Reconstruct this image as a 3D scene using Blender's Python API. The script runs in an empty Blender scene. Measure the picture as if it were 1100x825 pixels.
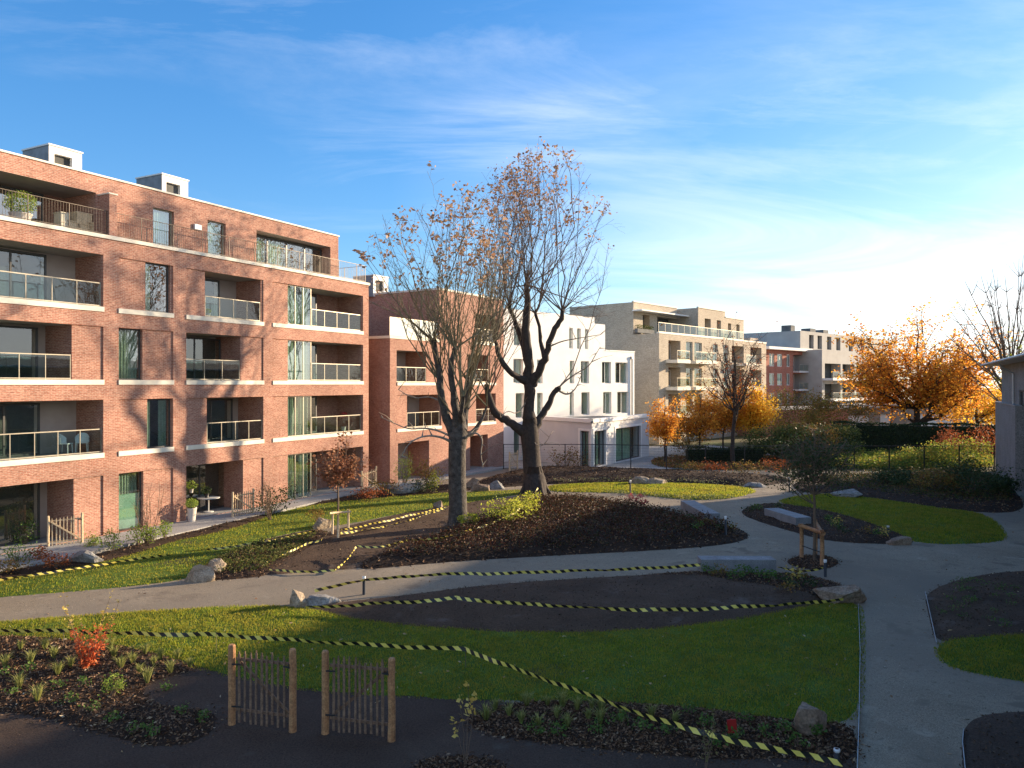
import bpy, math, random
import numpy as np
from mathutils import Vector
random.seed(7); rng = np.random.default_rng(7)
scene = bpy.context.scene
COL = scene.collection
F, CX, CY, EYE = 826.0, 550.0, 412.0, 6.7      # focal length in photo pixels, principal point, eye height
SUN_AZ, SUN_EL = math.radians(60), math.radians(12.6)

def gp(px, py, z=0.0):
    d = (EYE - z) * F / (py - CY)
    return ((px - CX) / F * d, d)
def at(px, py, d):
    return ((px - CX) / F * d, d, EYE - (py - CY) / F * d)

# ------------------------------------------------------------------ objects
def tag(o, label=None, cat=None, group=None, kind=None):
    if label: o['label'] = label
    if cat: o['category'] = cat
    if group: o['group'] = group
    if kind: o['kind'] = kind
    return o
def empty(name, loc, label, cat, rz=0, group=None):
    o = bpy.data.objects.new(name, None); COL.objects.link(o)
    o.location = loc; o.rotation_euler = (0, 0, rz); o.empty_display_size = .2
    return tag(o, label, cat, group)
def copy_tree(o, parent=None):
    c = o.copy(); COL.objects.link(c)
    c.parent = parent
    for ch in o.children: copy_tree(ch, c)
    return c
def link_mesh(name, me, mats, parent=None, smooth=False):
    for m in (mats if isinstance(mats, (list, tuple)) else [mats]): me.materials.append(m)
    if smooth: me.polygons.foreach_set('use_smooth', [True] * len(me.polygons))
    o = bpy.data.objects.new(name, me); COL.objects.link(o)
    if parent is not None: o.parent = parent
    return o

class MB:
    def __init__(s): s.v = []; s.f = []; s.m = []; s.uv = None
    def quad(s, a, b, c, d, m=0):
        n = len(s.v); s.v += [tuple(a), tuple(b), tuple(c), tuple(d)]; s.f.append((n, n+1, n+2, n+3)); s.m.append(m)
    def poly(s, pts, m=0):
        n = len(s.v); s.v += [tuple(p) for p in pts]; s.f.append(tuple(range(n, n+len(pts)))); s.m.append(m)
    def box(s, x0, x1, y0, y1, z0, z1, m=0, rz=0, c=None):
        P = [(x, y, z) for z in (z0, z1) for (x, y) in ((x0, y0), (x1, y0), (x1, y1), (x0, y1))]
        if c is not None:
            cs, sn = math.cos(rz), math.sin(rz)
            P = [(c[0] + x*cs - y*sn, c[1] + x*sn + y*cs, c[2] + z) for x, y, z in P]
        n = len(s.v); s.v += P
        for q in ((0,3,2,1), (4,5,6,7), (0,1,5,4), (1,2,6,5), (2,3,7,6), (3,0,4,7)):
            s.f.append(tuple(n+i for i in q)); s.m.append(m)
        return s
    def bar(s, a, b, w, h=None, m=0, up=(0, 0, 1)):
        h = w if h is None else h
        a, b = Vector(a), Vector(b); d = (b-a).normalized(); u = Vector(up)
        if abs(d.dot(u)) > .98: u = Vector((1, 0, 0))
        r = d.cross(u).normalized(); u = r.cross(d).normalized()
        n = len(s.v)
        for p in (a, b):
            for i, j in ((-1,-1), (1,-1), (1,1), (-1,1)): s.v.append(tuple(p + r*(w/2*i) + u*(h/2*j)))
        for q in ((0,1,2,3), (7,6,5,4), (0,4,5,1), (1,5,6,2), (2,6,7,3), (3,7,4,0)):
            s.f.append(tuple(n+i for i in q)); s.m.append(m)
        return s
    def tube(s, pts, rad, n=6, m=0, cap=True):
        pts = [Vector(p) for p in pts]
        if not isinstance(rad, (list, tuple)): rad = [rad]*len(pts)
        base = len(s.v); prev = None
        for i, p in enumerate(pts):
            d = (pts[min(i+1, len(pts)-1)] - pts[max(i-1, 0)])
            d = d.normalized() if d.length > 1e-9 else Vector((0, 0, 1))
            if prev is None:
                u = Vector((0, 1, 0)) if abs(d.y) < .9 else Vector((1, 0, 0))
            else: u = prev
            r = d.cross(u)
            if r.length < 1e-6: r = d.cross(Vector((1, 0.3, 0)))
            r.normalize(); u = r.cross(d).normalized(); prev = u
            for k in range(n):
                a = 2*math.pi*k/n
                s.v.append(tuple(p + (r*math.cos(a) + u*math.sin(a))*rad[i]))
        for i in range(len(pts)-1):
            for k in range(n):
                k2 = (k+1) % n
                s.f.append((base+i*n+k, base+i*n+k2, base+(i+1)*n+k2, base+(i+1)*n+k)); s.m.append(m)
        if cap:
            s.f.append(tuple(base+k for k in range(n))); s.m.append(m)
            s.f.append(tuple(base+(len(pts)-1)*n+k for k in reversed(range(n)))); s.m.append(m)
        return s
    def lathe(s, c, prof, n=16, m=0):
        return s.tube([(c[0], c[1], c[2]+z) for r, z in prof], [max(r, .001) for r, z in prof], n, m)
    def build(s, name, mats, parent=None, smooth=False, bevel=0):
        me = bpy.data.meshes.new(name); me.from_pydata(s.v, [], s.f)
        if len(set(s.m)) > 1: me.polygons.foreach_set('material_index', s.m)
        if s.uv:
            l = me.uv_layers.new(name='UV'); l.data.foreach_set('uv', [c for t in s.uv for c in t])
        me.update()
        o = link_mesh(name, me, mats, parent, smooth)
        if bevel:
            b = o.modifiers.new('bevel', 'BEVEL'); b.width = bevel; b.segments = 2; b.limit_method = 'ANGLE'
        return o

def np_mesh(name, V, k, mats, parent=None, uv=None):
    """V: (n*k,3) vertices of n separate k-gons"""
    V = np.asarray(V, dtype=np.float32).reshape(-1, 3); nv = len(V); nf = nv//k
    me = bpy.data.meshes.new(name)
    me.vertices.add(nv); me.vertices.foreach_set('co', V.ravel())
    me.loops.add(nv); me.loops.foreach_set('vertex_index', np.arange(nv, dtype=np.int32))
    me.polygons.add(nf); me.polygons.foreach_set('loop_start', np.arange(0, nv, k, dtype=np.int32))
    me.update(calc_edges=True); me.validate()
    return link_mesh(name, me, mats, parent)

# ------------------------------------------------------------------ materials
def srgb(r, g, b):
    f = lambda c: (c/255/12.92) if c/255 <= .04045 else ((c/255+.055)/1.055)**2.4
    return (f(r), f(g), f(b), 1)
class NT:
    def __init__(s, name):
        s.mat = bpy.data.materials.new(name); s.mat.use_nodes = True
        s.t = s.mat.node_tree; s.n = s.t.nodes; s.b = s.n['Principled BSDF']; s.out = s.n['Material Output']
    def new(s, ty, **kw):
        n = s.n.new(ty)
        for k, v in kw.items(): setattr(n, k, v)
        return n
    def lk(s, a, b): s.t.links.new(a, b)
    def ramp(s, fac, stops):
        r = s.new('ShaderNodeValToRGB'); e = r.color_ramp.elements
        while len(e) < len(stops): e.new(.5)
        for i, (p, c) in enumerate(stops):
            e[i].position = p; e[i].color = c if len(c) == 4 else (*c, 1)
        s.lk(fac, r.inputs[0]); return r.outputs[0]
    def noise(s, scale, detail=4, rough=.55, vec=None, dist=0):
        n = s.new('ShaderNodeTexNoise'); n.inputs['Scale'].default_value = scale
        n.inputs['Detail'].default_value = detail; n.inputs['Roughness'].default_value = rough
        n.inputs['Distortion'].default_value = dist
        s.lk(vec or s.obj(), n.inputs['Vector']); return n.outputs['Fac']
    def obj(s):
        if not hasattr(s, '_tc'): s._tc = s.new('ShaderNodeTexCoord')
        return s._tc.outputs['Object']
    def mix(s, fac, a, b, mode='MIX'):
        m = s.new('ShaderNodeMix', data_type='RGBA', blend_type=mode)
        for v, i in ((fac, 0), (a, 6), (b, 7)):
            if hasattr(v, 'links'): s.lk(v, m.inputs[i])
            else: m.inputs[i].default_value = v
        return m.outputs[2]
    def math(s, op, a, b=None):
        m = s.new('ShaderNodeMath', operation=op)
        for v, i in ((a, 0), (b, 1)):
            if v is None: continue
            if hasattr(v, 'links'): s.lk(v, m.inputs[i])
            else: m.inputs[i].default_value = v
        return m.outputs[0]
    def bump(s, h, strength=.4, dist=.02):
        b = s.new('ShaderNodeBump'); b.inputs['Strength'].default_value = strength; b.inputs['Distance'].default_value = dist
        s.lk(h, b.inputs['Height']); s.lk(b.outputs[0], s.b.inputs['Normal'])

def plain(name, c1, c2=None, scale=3, rough=.8, metallic=0, bump=None, spec=.5, c3=None, fine=0):
    t = NT(name); t.b.inputs['Roughness'].default_value = rough; t.b.inputs['Metallic'].default_value = metallic
    t.b.inputs['Specular IOR Level'].default_value = spec
    c2 = c2 or tuple(min(1, x*1.12) for x in c1[:3])
    st = [(.35, c1), (.65, c2)] if not c3 else [(.3, c1), (.5, c2), (.7, c3)]
    col = t.ramp(t.noise(scale), st)
    if fine:
        f = t.ramp(t.noise(fine, 2), [(.3, (.62, .62, .62)), (.7, (1.3, 1.3, 1.3))])
        col = t.mix(1.0, col, f, 'MULTIPLY')
    t.lk(col, t.b.inputs['Base Color'])
    if bump: t.bump(t.noise(bump[0], 5, .65), bump[1], bump[2] if len(bump) > 2 else .02)
    return t.mat

def brick(name, a, b, mortar, bw=.22, rh=.066, var=.25, bump=.25):
    t = NT(name); t.b.inputs['Roughness'].default_value = .88
    t.b.inputs['Specular IOR Level'].default_value = .25
    sp = t.new('ShaderNodeSeparateXYZ'); t.lk(t.obj(), sp.inputs[0])
    u = t.math('ADD', sp.outputs[0], sp.outputs[1])
    cb = t.new('ShaderNodeCombineXYZ'); t.lk(u, cb.inputs[0]); t.lk(sp.outputs[2], cb.inputs[1])
    br = t.new('ShaderNodeTexBrick'); t.lk(cb.outputs[0], br.inputs['Vector'])
    br.inputs['Color1'].default_value = (*a, 1); br.inputs['Color2'].default_value = (*b, 1); br.inputs['Mortar'].default_value = (*mortar, 1)
    br.inputs['Scale'].default_value = 1; br.inputs['Mortar Size'].default_value = .006
    br.inputs['Brick Width'].default_value = bw; br.inputs['Row Height'].default_value = rh; br.inputs['Bias'].default_value = 0
    big = t.ramp(t.noise(.55, 6, .6), [(.3, (1-var,)*3), (.7, (1+var*.6,)*3)])
    mp = t.new('ShaderNodeMapping'); mp.inputs['Scale'].default_value = (8, 26, 1); t.lk(cb.outputs[0], mp.inputs[0])
    med = t.ramp(t.noise(1.0, 1, .5, mp.outputs[0]), [(.3, (.72, .68, .66)), (.7, (1.28, 1.3, 1.32))])
    col = t.mix(1.0, t.mix(1.0, br.outputs['Color'], big, 'MULTIPLY'), med, 'MULTIPLY')
    t.lk(col, t.b.inputs['Base Color'])
    t.bump(t.math('SUBTRACT', 1.0, br.outputs['Fac']), bump, .01)
    return t.mat

def leaf(name, stops, trans=.35, rough=.6, patch=None):
    t = NT(name); g = t.new('ShaderNodeNewGeometry')
    col = t.ramp(g.outputs['Random Per Island'], [(i/max(1, len(stops)-1), c) for i, c in enumerate(stops)])
    if patch:   # worn and yellowed areas of turf
        col = t.mix(t.ramp(t.noise(.55, 5, .65), [(.42, (0, 0, 0)), (.68, (1, 1, 1))]), col, (*patch[0], 1))
        col = t.mix(t.ramp(t.noise(2.1, 4, .6), [(.45, (0, 0, 0)), (.75, (.7, .7, .7))]), col, (*patch[1], 1))
    t.lk(col, t.b.inputs['Base Color']); t.b.inputs['Roughness'].default_value = rough
    t.b.inputs['Specular IOR Level'].default_value = .15
    tr = t.new('ShaderNodeBsdfTranslucent'); t.lk(col, tr.inputs['Color'])
    mx = t.new('ShaderNodeMixShader'); mx.inputs[0].default_value = trans
    t.lk(t.b.outputs[0], mx.inputs[1]); t.lk(tr.outputs[0], mx.inputs[2]); t.lk(mx.outputs[0], t.out.inputs['Surface'])
    return t.mat

def glass(name, tint=(.84, .90, .86), ior=2.2, rough=.01):
    t = NT(name); t.n.remove(t.b)
    tr = t.new('ShaderNodeBsdfTransparent'); tr.inputs[0].default_value = (*tint, 1)
    gl = t.new('ShaderNodeBsdfGlossy'); gl.inputs['Roughness'].default_value = rough; gl.inputs[0].default_value = (.95, .97, 1, 1)
    fr = t.new('ShaderNodeFresnel'); fr.inputs[0].default_value = ior
    # faint waviness of real panes
    mx = t.new('ShaderNodeMixShader')
    bp = t.new('ShaderNodeBump'); bp.inputs['Strength'].default_value = .05; bp.inputs['Distance'].default_value = .02
    t.lk(t.noise(1.6, 2), bp.inputs['Height']); t.lk(bp.outputs[0], gl.inputs['Normal'])
    bf = t.new('ShaderNodeNewGeometry'); t.lk(t.math('MULTIPLY', fr.outputs[0], t.math('SUBTRACT', 1.0, bf.outputs['Backfacing'])), mx.inputs[0]); t.lk(tr.outputs[0], mx.inputs[1]); t.lk(gl.outputs[0], mx.inputs[2])
    t.lk(mx.outputs[0], t.out.inputs['Surface'])
    return t.mat

BRICK = brick('red_brick', (.31, .13, .088), (.42, .215, .152), (.46, .37, .30))
BRICKG = brick('grey_brick', (.40, .335, .25), (.52, .45, .34), (.46, .40, .33), .3, .07, .12)
BRICKR = brick('dark_red_brick', (.36, .10, .06), (.44, .15, .09), (.4, .3, .25))
PLASTER = plain('loggia_plaster', (.40, .33, .29), (.45, .38, .34), 1.5)
SOFFIT = plain('soffit', (.42, .38, .34), (.47, .43, .39), 1.5)
ROOMDARK = plain('room_interior', (.05, .052, .05), (.085, .085, .08), 1.2)
STONE = plain('pale_concrete_trim', (.68, .63, .52), (.76, .71, .60), 1.5, .75, bump=(25, .1))
WHITE = plain('white_render', (.78, .76, .71), (.84, .82, .77), .9, .8, bump=(40, .08))
WHITEG = plain('pale_grey_render', (.56, .55, .54), (.62, .61, .60), .7, .85)
ROOF = plain('roof_membrane', (.12, .12, .12), (.18, .18, .17), 1.5, .9)
FRAME = plain('anthracite_frame', (.045, .045, .043), (.06, .06, .058), 3, .45)
FRAMEW = plain('pale_frame', (.62, .61, .57), (.7, .69, .65), 3, .5)
METAL = plain('champagne_metal', (.34, .30, .23), (.40, .36, .28), 5, .45, .3)
RAILM = plain('bronze_railing', (.10, .08, .06), (.14, .11, .085), 5, .5, .3)
GLASS = glass('window_glass')
GLASSC = glass('coated_window_glass', (.8, .87, .83), 3.4)
GLASSD = glass('dark_window_glass', (.35, .45, .40), 2.6)
GLASSR = glass('balustrade_glass', (.82, .90, .88), 1.75)
CURTAING = plain('grey_green_curtain', (.34, .41, .35), (.46, .52, .45), 7, .9)
CURTAIN = plain('curtain_cloth', (.55, .62, .52), (.68, .73, .62), 9, .9)
SCREEN = plain('frosted_film', (.32, .52, .44), (.38, .58, .50), 2, .6)
WOODN = plain('new_timber', (.60, .44, .26), (.72, .55, .34), 6, .75, fine=30, bump=(30, .2))
WOODG = plain('chestnut_paling', (.15, .085, .05), (.23, .14, .085), 6, .85, fine=28, bump=(30, .35))
WOODO = plain('peeled_timber', (.33, .155, .065), (.44, .23, .10), 5, .8, fine=26, bump=(22, .35))
BLACKM = plain('black_metal', (.015, .015, .016), (.025, .025, .026), 4, .45)
LAMPW = plain('opal_lamp_head', (.7, .7, .68), (.78, .78, .76), 4, .3)
CONC = plain('concrete_bench', (.20, .20, .20), (.28, .28, .275), 2.2, .8, bump=(30, .15), fine=35)
BARK = plain('grey_bark', (.040, .033, .027), (.080, .067, .055), 5, .95, bump=(9, .9, .06), c3=(.125, .108, .09), fine=18)
BARKD = plain('dark_bark', (.035, .027, .022), (.06, .045, .036), 6, .95, bump=(10, .8, .04))
BARKY = plain('olive_shoot_bark', (.14, .115, .06), (.22, .18, .10), 6, .85)
TWIG = plain('brown_twig', (.13, .085, .055), (.19, .13, .085), 6, .85)
PALEB = plain('pale_branch', (.42, .37, .29), (.55, .50, .40), 4, .8)
ROCKT = plain('tan_rock', (.20, .145, .09), (.32, .245, .165), 3, .9, bump=(6, .9, .06), c3=(.42, .35, .26), fine=20)
ROCKG = plain('grey_rock', (.15, .14, .125), (.24, .23, .21), 3, .9, bump=(6, .9, .06), c3=(.34, .33, .30), fine=20)
ROCKB = plain('brown_rock', (.17, .115, .075), (.26, .18, .12), 3, .9, bump=(6, .9, .06), c3=(.34, .27, .2), fine=20)

def ground_mat(name, stops, big=.5, fine=30, bump=(22, .5, .03), patches=None, rough=.95):
    t = NT(name); t.b.inputs['Roughness'].default_value = rough; t.b.inputs['Specular IOR Level'].default_value = .2
    col = t.ramp(t.noise(big, 5, .6), stops)
    col = t.mix(1.0, col, t.ramp(t.noise(fine, 3, .7), [(.3, (.5, .5, .5)), (.7, (1.5, 1.5, 1.5))]), 'MULTIPLY')
    if patches:
        for sc, lo, hi, c in patches:
            col = t.mix(t.ramp(t.noise(sc, 4, .6, dist=.4), [(lo, (0, 0, 0)), (hi, (1, 1, 1))]), col, (*c, 1))
    t.lk(col, t.b.inputs['Base Color']); t.bump(t.noise(bump[0], 6, .7), bump[1], bump[2])
    return t.mat
GRAVEL = ground_mat('bound_gravel', [(.3, (.24, .195, .135)), (.7, (.32, .265, .19))], .35, 45, (40, .5, .02), [(.22, .56, .75, (.17, .135, .095)), (1.3, .60, .72, (.36, .31, .23)), (.6, .58, .66, (.20, .16, .115)), (.12, .45, .65, (.215, .18, .135)), (5, .60, .68, (.19, .155, .11))])
LAWN = ground_mat('lawn_soil', [(.3, (.055, .10, .012)), (.6, (.10, .155, .02))], .6, 30, (30, .8, .04), [(.45, .60, .72, (.075, .062, .03))])
SOIL = ground_mat('bare_soil', [(.3, (.062, .038, .024)), (.7, (.105, .066, .042))], .5, 24, (14, .8, .05), [(.8, .58, .76, (.145, .115, .095)), (2.6, .62, .72, (.055, .036, .024))])
MULCH = ground_mat('bark_mulch', [(.3, (.028, .017, .011)), (.7, (.055, .033, .021))], .8, 26, (16, 1, .06))
EARTHD = ground_mat('dark_trodden_earth', [(.3, (.052, .034, .024)), (.7, (.082, .056, .040))], .5, 30, (20, .6, .03), [(1.1, .63, .75, (.085, .07, .055))])
FARG = ground_mat('rough_ground', [(.3, (.06, .08, .02)), (.5, (.10, .08, .04)), (.7, (.09, .12, .03))], .15, 6, (6, .5, .05))
PAVE = ground_mat('terrace_paving', [(.3, (.30, .29, .27)), (.7, (.36, .35, .33))], .6, 20, (12, .2, .01))
SKY_DUST, SKY_SAT, SKY_HUE, SKY_VAL, SKY_STR, SUN_STR, EXPOSURE, SKY_GAMMA = .5, 1.55, .500, 1.36, .085, 5.0, 1.32, .70
SKY_TINT = (.72, 1.02, 1.36, 1)
CLOUD = (7.3, 7.3, 7.3, 1)
# ------------------------------------------------------------------ ground
def smooth_poly(P, it=2):
    P = [np.array(p, float) for p in P]
    for _ in range(it):
        Q = []
        for i in range(len(P)):
            a, b = P[i], P[(i+1) % len(P)]
            Q += [a*.75+b*.25, a*.25+b*.75]
        P = Q
    return np.array(P)
def sdist(X, Y, P):
    d = np.full(X.shape, 1e9); ins = np.zeros(X.shape, bool)
    for i in range(len(P)):
        a, b = P[i], P[(i+1) % len(P)]; e = b-a
        t = np.clip(((X-a[0])*e[0]+(Y-a[1])*e[1])/max(1e-9, e@e), 0, 1)
        d = np.minimum(d, np.hypot(X-a[0]-t*e[0], Y-a[1]-t*e[1]))
        c = ((a[1] > Y) != (b[1] > Y))
        with np.errstate(divide='ignore', invalid='ignore'):
            xi = (b[0]-a[0])*(Y-a[1])/(b[1]-a[1]+1e-12)+a[0]
        ins ^= c & (X < xi)
    return np.where(ins, d, -d)
def wob(X, Y, s=1.0):
    return (np.sin(X*1.7*s+1.3*np.sin(Y*.9*s))+np.sin(Y*2.3*s+1.1*np.sin(X*1.3*s))+.5*np.sin((X+Y)*4.7*s)+.5*np.sin((X-Y)*5.9*s+2))/3
ISL = []
class Island:
    def __init__(s, name, px, h, w, mat, cell=.22, rough=.02, bumps=(), world=False, base=.02):
        s.P = smooth_poly(px if world else [gp(*p) for p in px]); s.h, s.w, s.rough, s.bumps, s.base = h, w, rough, bumps, base
        lo = s.P.min(0)-cell*3; hi = s.P.max(0)+cell*3; s.lo, s.hi = lo, hi
        nx = int((hi[0]-lo[0])/cell)+1; ny = int((hi[1]-lo[1])/cell)+1
        X, Y = np.meshgrid(np.linspace(lo[0], hi[0], nx), np.linspace(lo[1], hi[1], ny))
        Z = s.height(X, Y); D = s._d
        V = np.stack([X, Y, Z], -1).reshape(-1, 3)
        idx = np.arange(nx*ny).reshape(ny, nx)
        q = np.stack([idx[:-1, :-1], idx[:-1, 1:], idx[1:, 1:], idx[1:, :-1]], -1).reshape(-1, 4)
        q = q[D.ravel()[q].max(1) > -cell*.8]
        used = np.unique(q); remap = np.zeros(nx*ny, int); remap[used] = np.arange(len(used))
        me = bpy.data.meshes.new(name); me.from_pydata(V[used].tolist(), [], remap[q].tolist()); me.update()
        s.o = link_mesh(name, me, mat, smooth=True); s.o['kind'] = 'structure'; ISL.append(s)
    def height(s, X, Y):
        D = sdist(X, Y, s.P); s._d = D
        Z = s.base + s.h*(1-np.exp(-np.maximum(D, 0)/s.w)) + s.rough*wob(X, Y, 1.6)*np.clip(D/.4, 0, 1)
        for bx, by, amp, sg in s.bumps: Z = Z + amp*np.exp(-((X-bx)**2+(Y-by)**2)/(2*sg*sg))*np.clip(D/.8, 0, 1)
        return np.where(D > 0, Z, np.maximum(D*.25+s.base*np.exp(D*20), -.15))
    def sample(s, n, margin=.05):
        X = rng.uniform(s.lo[0], s.hi[0], n); Y = rng.uniform(s.lo[1], s.hi[1], n)
        Z = s.height(X, Y); k = s._d > margin
        return X[k], Y[k], Z[k], s._d[k]
def gz(x, y):
    z = 0.012
    X, Y = np.array([x]), np.array([y])
    for i in ISL:
        if i.lo[0] < x < i.hi[0] and i.lo[1] < y < i.hi[1]: z = max(z, float(i.height(X, Y)[0]))
    return z
def gpz(px, py):
    x, y = gp(px, py)
    for _ in range(3):
        z = gz(x, y); x, y = gp(px, py, z)
    return (x, y, gz(x, y))

b = MB(); b.quad((-500, -60, 0), (500, -60, 0), (500, 900, 0), (-500, 900, 0)); tag(b.build('ground', FARG), kind='structure')
b = MB(); b.poly([(-60, -10, .008), (50, -10, .008), (50, 56, .008), (38, 58.5, .008), (-2, 60.5, .008), (-20, 72, .008), (-60, 60, .008)])
tag(b.build('path', GRAVEL), kind='structure')

lawn_front = Island('lawn', [(-260, 690), (-120, 680), (0, 668), (150, 657), (275, 650), (330, 653), (400, 668), (560, 680), (700, 676), (800, 664), (880, 648), (922, 646), (925, 670), (924, 720), (921, 775), (870, 778), (760, 764), (640, 756), (520, 752), (430, 748), (330, 742), (230, 724), (180, 704), (60, 688), (0, 684), (-260, 700)], .05, .4, LAWN, .2, .025)
lawn_house = Island('lawn', [(-300, 668), (-120, 640), (0, 625), (50, 615), (105, 605), (150, 593), (190, 580), (251, 568), (312, 545), (385, 536), (480, 529), (540, 527), (585, 525), (562, 530), (525, 536), (475, 546), (425, 552), (388, 560), (335, 568), (290, 577), (250, 590), (228, 603), (212, 621), (120, 632), (0, 641), (-120, 652), (-300, 690)], .05, .4, LAWN, .22)
lawn_mid = Island('lawn', [(586, 520.5), (675, 518), (763, 520), (820, 525.5), (788, 535), (751, 537), (711, 534), (680, 529.5), (633, 528.5), (588, 528)], .06, .4, LAWN, .25)
lawn_right = Island('lawn', [(833, 537), (883, 529), (950, 537), (1016, 547), (1061, 552), (1084, 577), (1066, 583), (988, 585), (955, 570), (900, 550), (850, 543)], .06, .4, LAWN, .25)
lawn_corner = Island('lawn', [(1006, 690), (1050, 682), (1130, 680), (1300, 690), (1280, 760), (1180, 745), (1100, 732), (1040, 722), (1012, 712)], .05, .3, LAWN, .15)
# beds of bark mulch, bare soil and trodden earth
earth_front = Island('trodden_earth', [(-700, 800), (-200, 778), (0, 764), (60, 765), (120, 735), (150, 712), (200, 706), (240, 722), (330, 740), (430, 747), (520, 751), (640, 760), (760, 770), (860, 785), (921, 776), (921, 830), (921, 1100), (200, 1200), (-900, 1200)], .012, .3, EARTHD, .2, .006, base=.016)
bed_left = Island('mulch_bed', [(-260, 698), (-100, 688), (0, 683), (60, 686), (130, 694), (185, 708), (215, 720), (165, 732), (150, 745), (175, 760), (235, 764), (232, 785), (200, 803), (150, 803), (100, 786), (40, 770), (0, 764), (-120, 768), (-260, 780)], .09, .4, MULCH, .13, .03, base=.03)
bed_front = Island('mulch_bed', [(500, 768), (560, 754), (640, 754), (760, 762), (860, 777), (918, 778), (918, 824), (850, 815), (760, 818), (650, 806), (560, 797), (508, 786)], .09, .4, MULCH, .12, .03, base=.03)
bed_foot = Island('mulch_bed', [(440, 822), (480, 812), (530, 815), (560, 840), (520, 880), (440, 870)], .07, .3, MULCH, .1, .02, base=.03)
berm = Island('soil_berm', [(325, 653), (380, 645), (430, 640), (520, 628), (640, 620), (700, 617), (755, 613), (800, 622), (860, 630), (905, 642), (880, 650), (800, 667), (700, 679), (560, 683), (400, 672), (350, 660)], .22, 1.1, SOIL, .2, .02)
bed_bench = Island('mulch_bed', [(690, 617), (755, 614), (836, 615), (885, 621), (921, 636), (922, 645), (890, 647), (845, 644), (790, 634), (730, 626)], .14, .6, MULCH, .15, .03, base=.03)
soil_tree = Island('bare_soil', [(262, 620), (290, 606), (325, 586), (345, 572), (425, 552), (490, 541), (540, 534), (590, 533), (560, 546), (510, 562), (470, 577), (430, 592), (398, 610), (340, 613)], .08, .7, SOIL, .22, .03)
mound = Island('mulch_mound', [(383, 610), (400, 598), (440, 588), (480, 575), (520, 560), (545, 543), (580, 535), (640, 537), (700, 549), (740, 557), (790, 568), (804, 573), (800, 580), (770, 586), (700, 591), (600, 596), (480, 603), (400, 611)], .52, 1.2, MULCH, .25, .06, base=.03)
bed_low = Island('mulch_bed', [(206, 624), (214, 612), (238, 596), (275, 583), (335, 569), (356, 571), (335, 588), (312, 602), (290, 618), (250, 622)], .12, .4, MULCH, .16, .03, base=.03)
bed_house = Island('mulch_bed', [(-300, 668), (-120, 641), (0, 626), (50, 616), (105, 606), (150, 594), (190, 581), (251, 569), (312, 546), (385, 537), (480, 530), (520, 524), (500, 519), (420, 526), (385, 530), (275, 553), (160, 582), (90, 599), (0, 615), (-120, 634), (-300, 655)], .13, .4, MULCH, .2, .03, base=.03)
bed_back = Island('mulch_bank', [(502, 526), (512, 517), (545, 507), (590, 502), (700, 506), (800, 511), (850, 514), (845, 518), (812, 523), (760, 519.5), (700, 517.5), (590, 519.5), (540, 523)], .5, 1.4, MULCH, .3, .06, base=.03)
bed_right = Island('mulch_bed', [(850, 519), (880, 512), (1000, 506), (1069, 507), (1099, 536), (1098, 549), (1061, 551), (1016, 546), (950, 536.5), (883, 528.5), (858, 529)], .25, .8, MULCH, .3, .06, base=.03)
bed_seat = Island('mulch_bed', [(796, 547), (820, 540), (855, 543), (900, 551), (935, 562), (962, 571), (988, 584), (940, 584), (890, 581), (860, 573), (825, 563), (800, 554)], .16, .6, MULCH, .2, .04, base=.035)
tree_pit = Island('mulch_pit', [(843, 603), (858, 597), (885, 596), (903, 603), (890, 611), (860, 611)], .06, .3, MULCH, .1, .02, base=.03)
plot_right = Island('planting_plot', [(993, 636), (1040, 619), (1100, 612), (1260, 610), (1300, 688), (1130, 684), (1050, 686), (1006, 692), (998, 660)], .07, .3, SOIL, .13, .04)
plot_corner = Island('planting_plot', [(1034, 786), (1052, 769), (1100, 764), (1250, 770), (1300, 950), (1060, 960), (1038, 850)], .06, .3, EARTHD, .12, .03, base=.03)
# terrace in front of the houses
b = MB(); q = [gp(-120, 636), gp(0, 616), gp(160, 583), gp(390, 530), gp(440, 521), gp(540, 504)]
back = [(-6.9, 66), (-22, 46), (-40, 22)]
b.poly([(x, y, .15) for x, y in q] + [(x, y, .15) for x, y in back])
for i in range(len(q)-1):
    b.quad((*q[i], 0), (*q[i+1], 0), (*q[i+1], .15), (*q[i], .15))
tag(b.build('terrace', PAVE), kind='structure')
b = MB(); b.poly([(-2, 61, .03), (9, 59.5, .03), (18, 62, .03), (25, 72, .03), (22, 84, .03), (4, 80, .03), (-2, 70, .03)]); tag(b.build('pavement', PAVE), kind='structure')
# steel edging of the right-hand path
EDGE = plain('steel_edging', (.28, .28, .28), (.42, .42, .42), 4, .5, .4)
for pts in ([(922, 650), (924, 700), (923, 760), (921, 830), (920, 900)], [(994, 637), (999, 660), (1006, 692)], [(1035, 786), (1034, 800), (1037, 830), (1042, 880)]):
    b = MB(); P = [gp(*p) for p in pts]
    for i in range(len(P)-1): b.bar((*P[i], .03), (*P[i+1], .03), .012, .09)
    tag(b.build('kerb_edging', EDGE), kind='structure')

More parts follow.
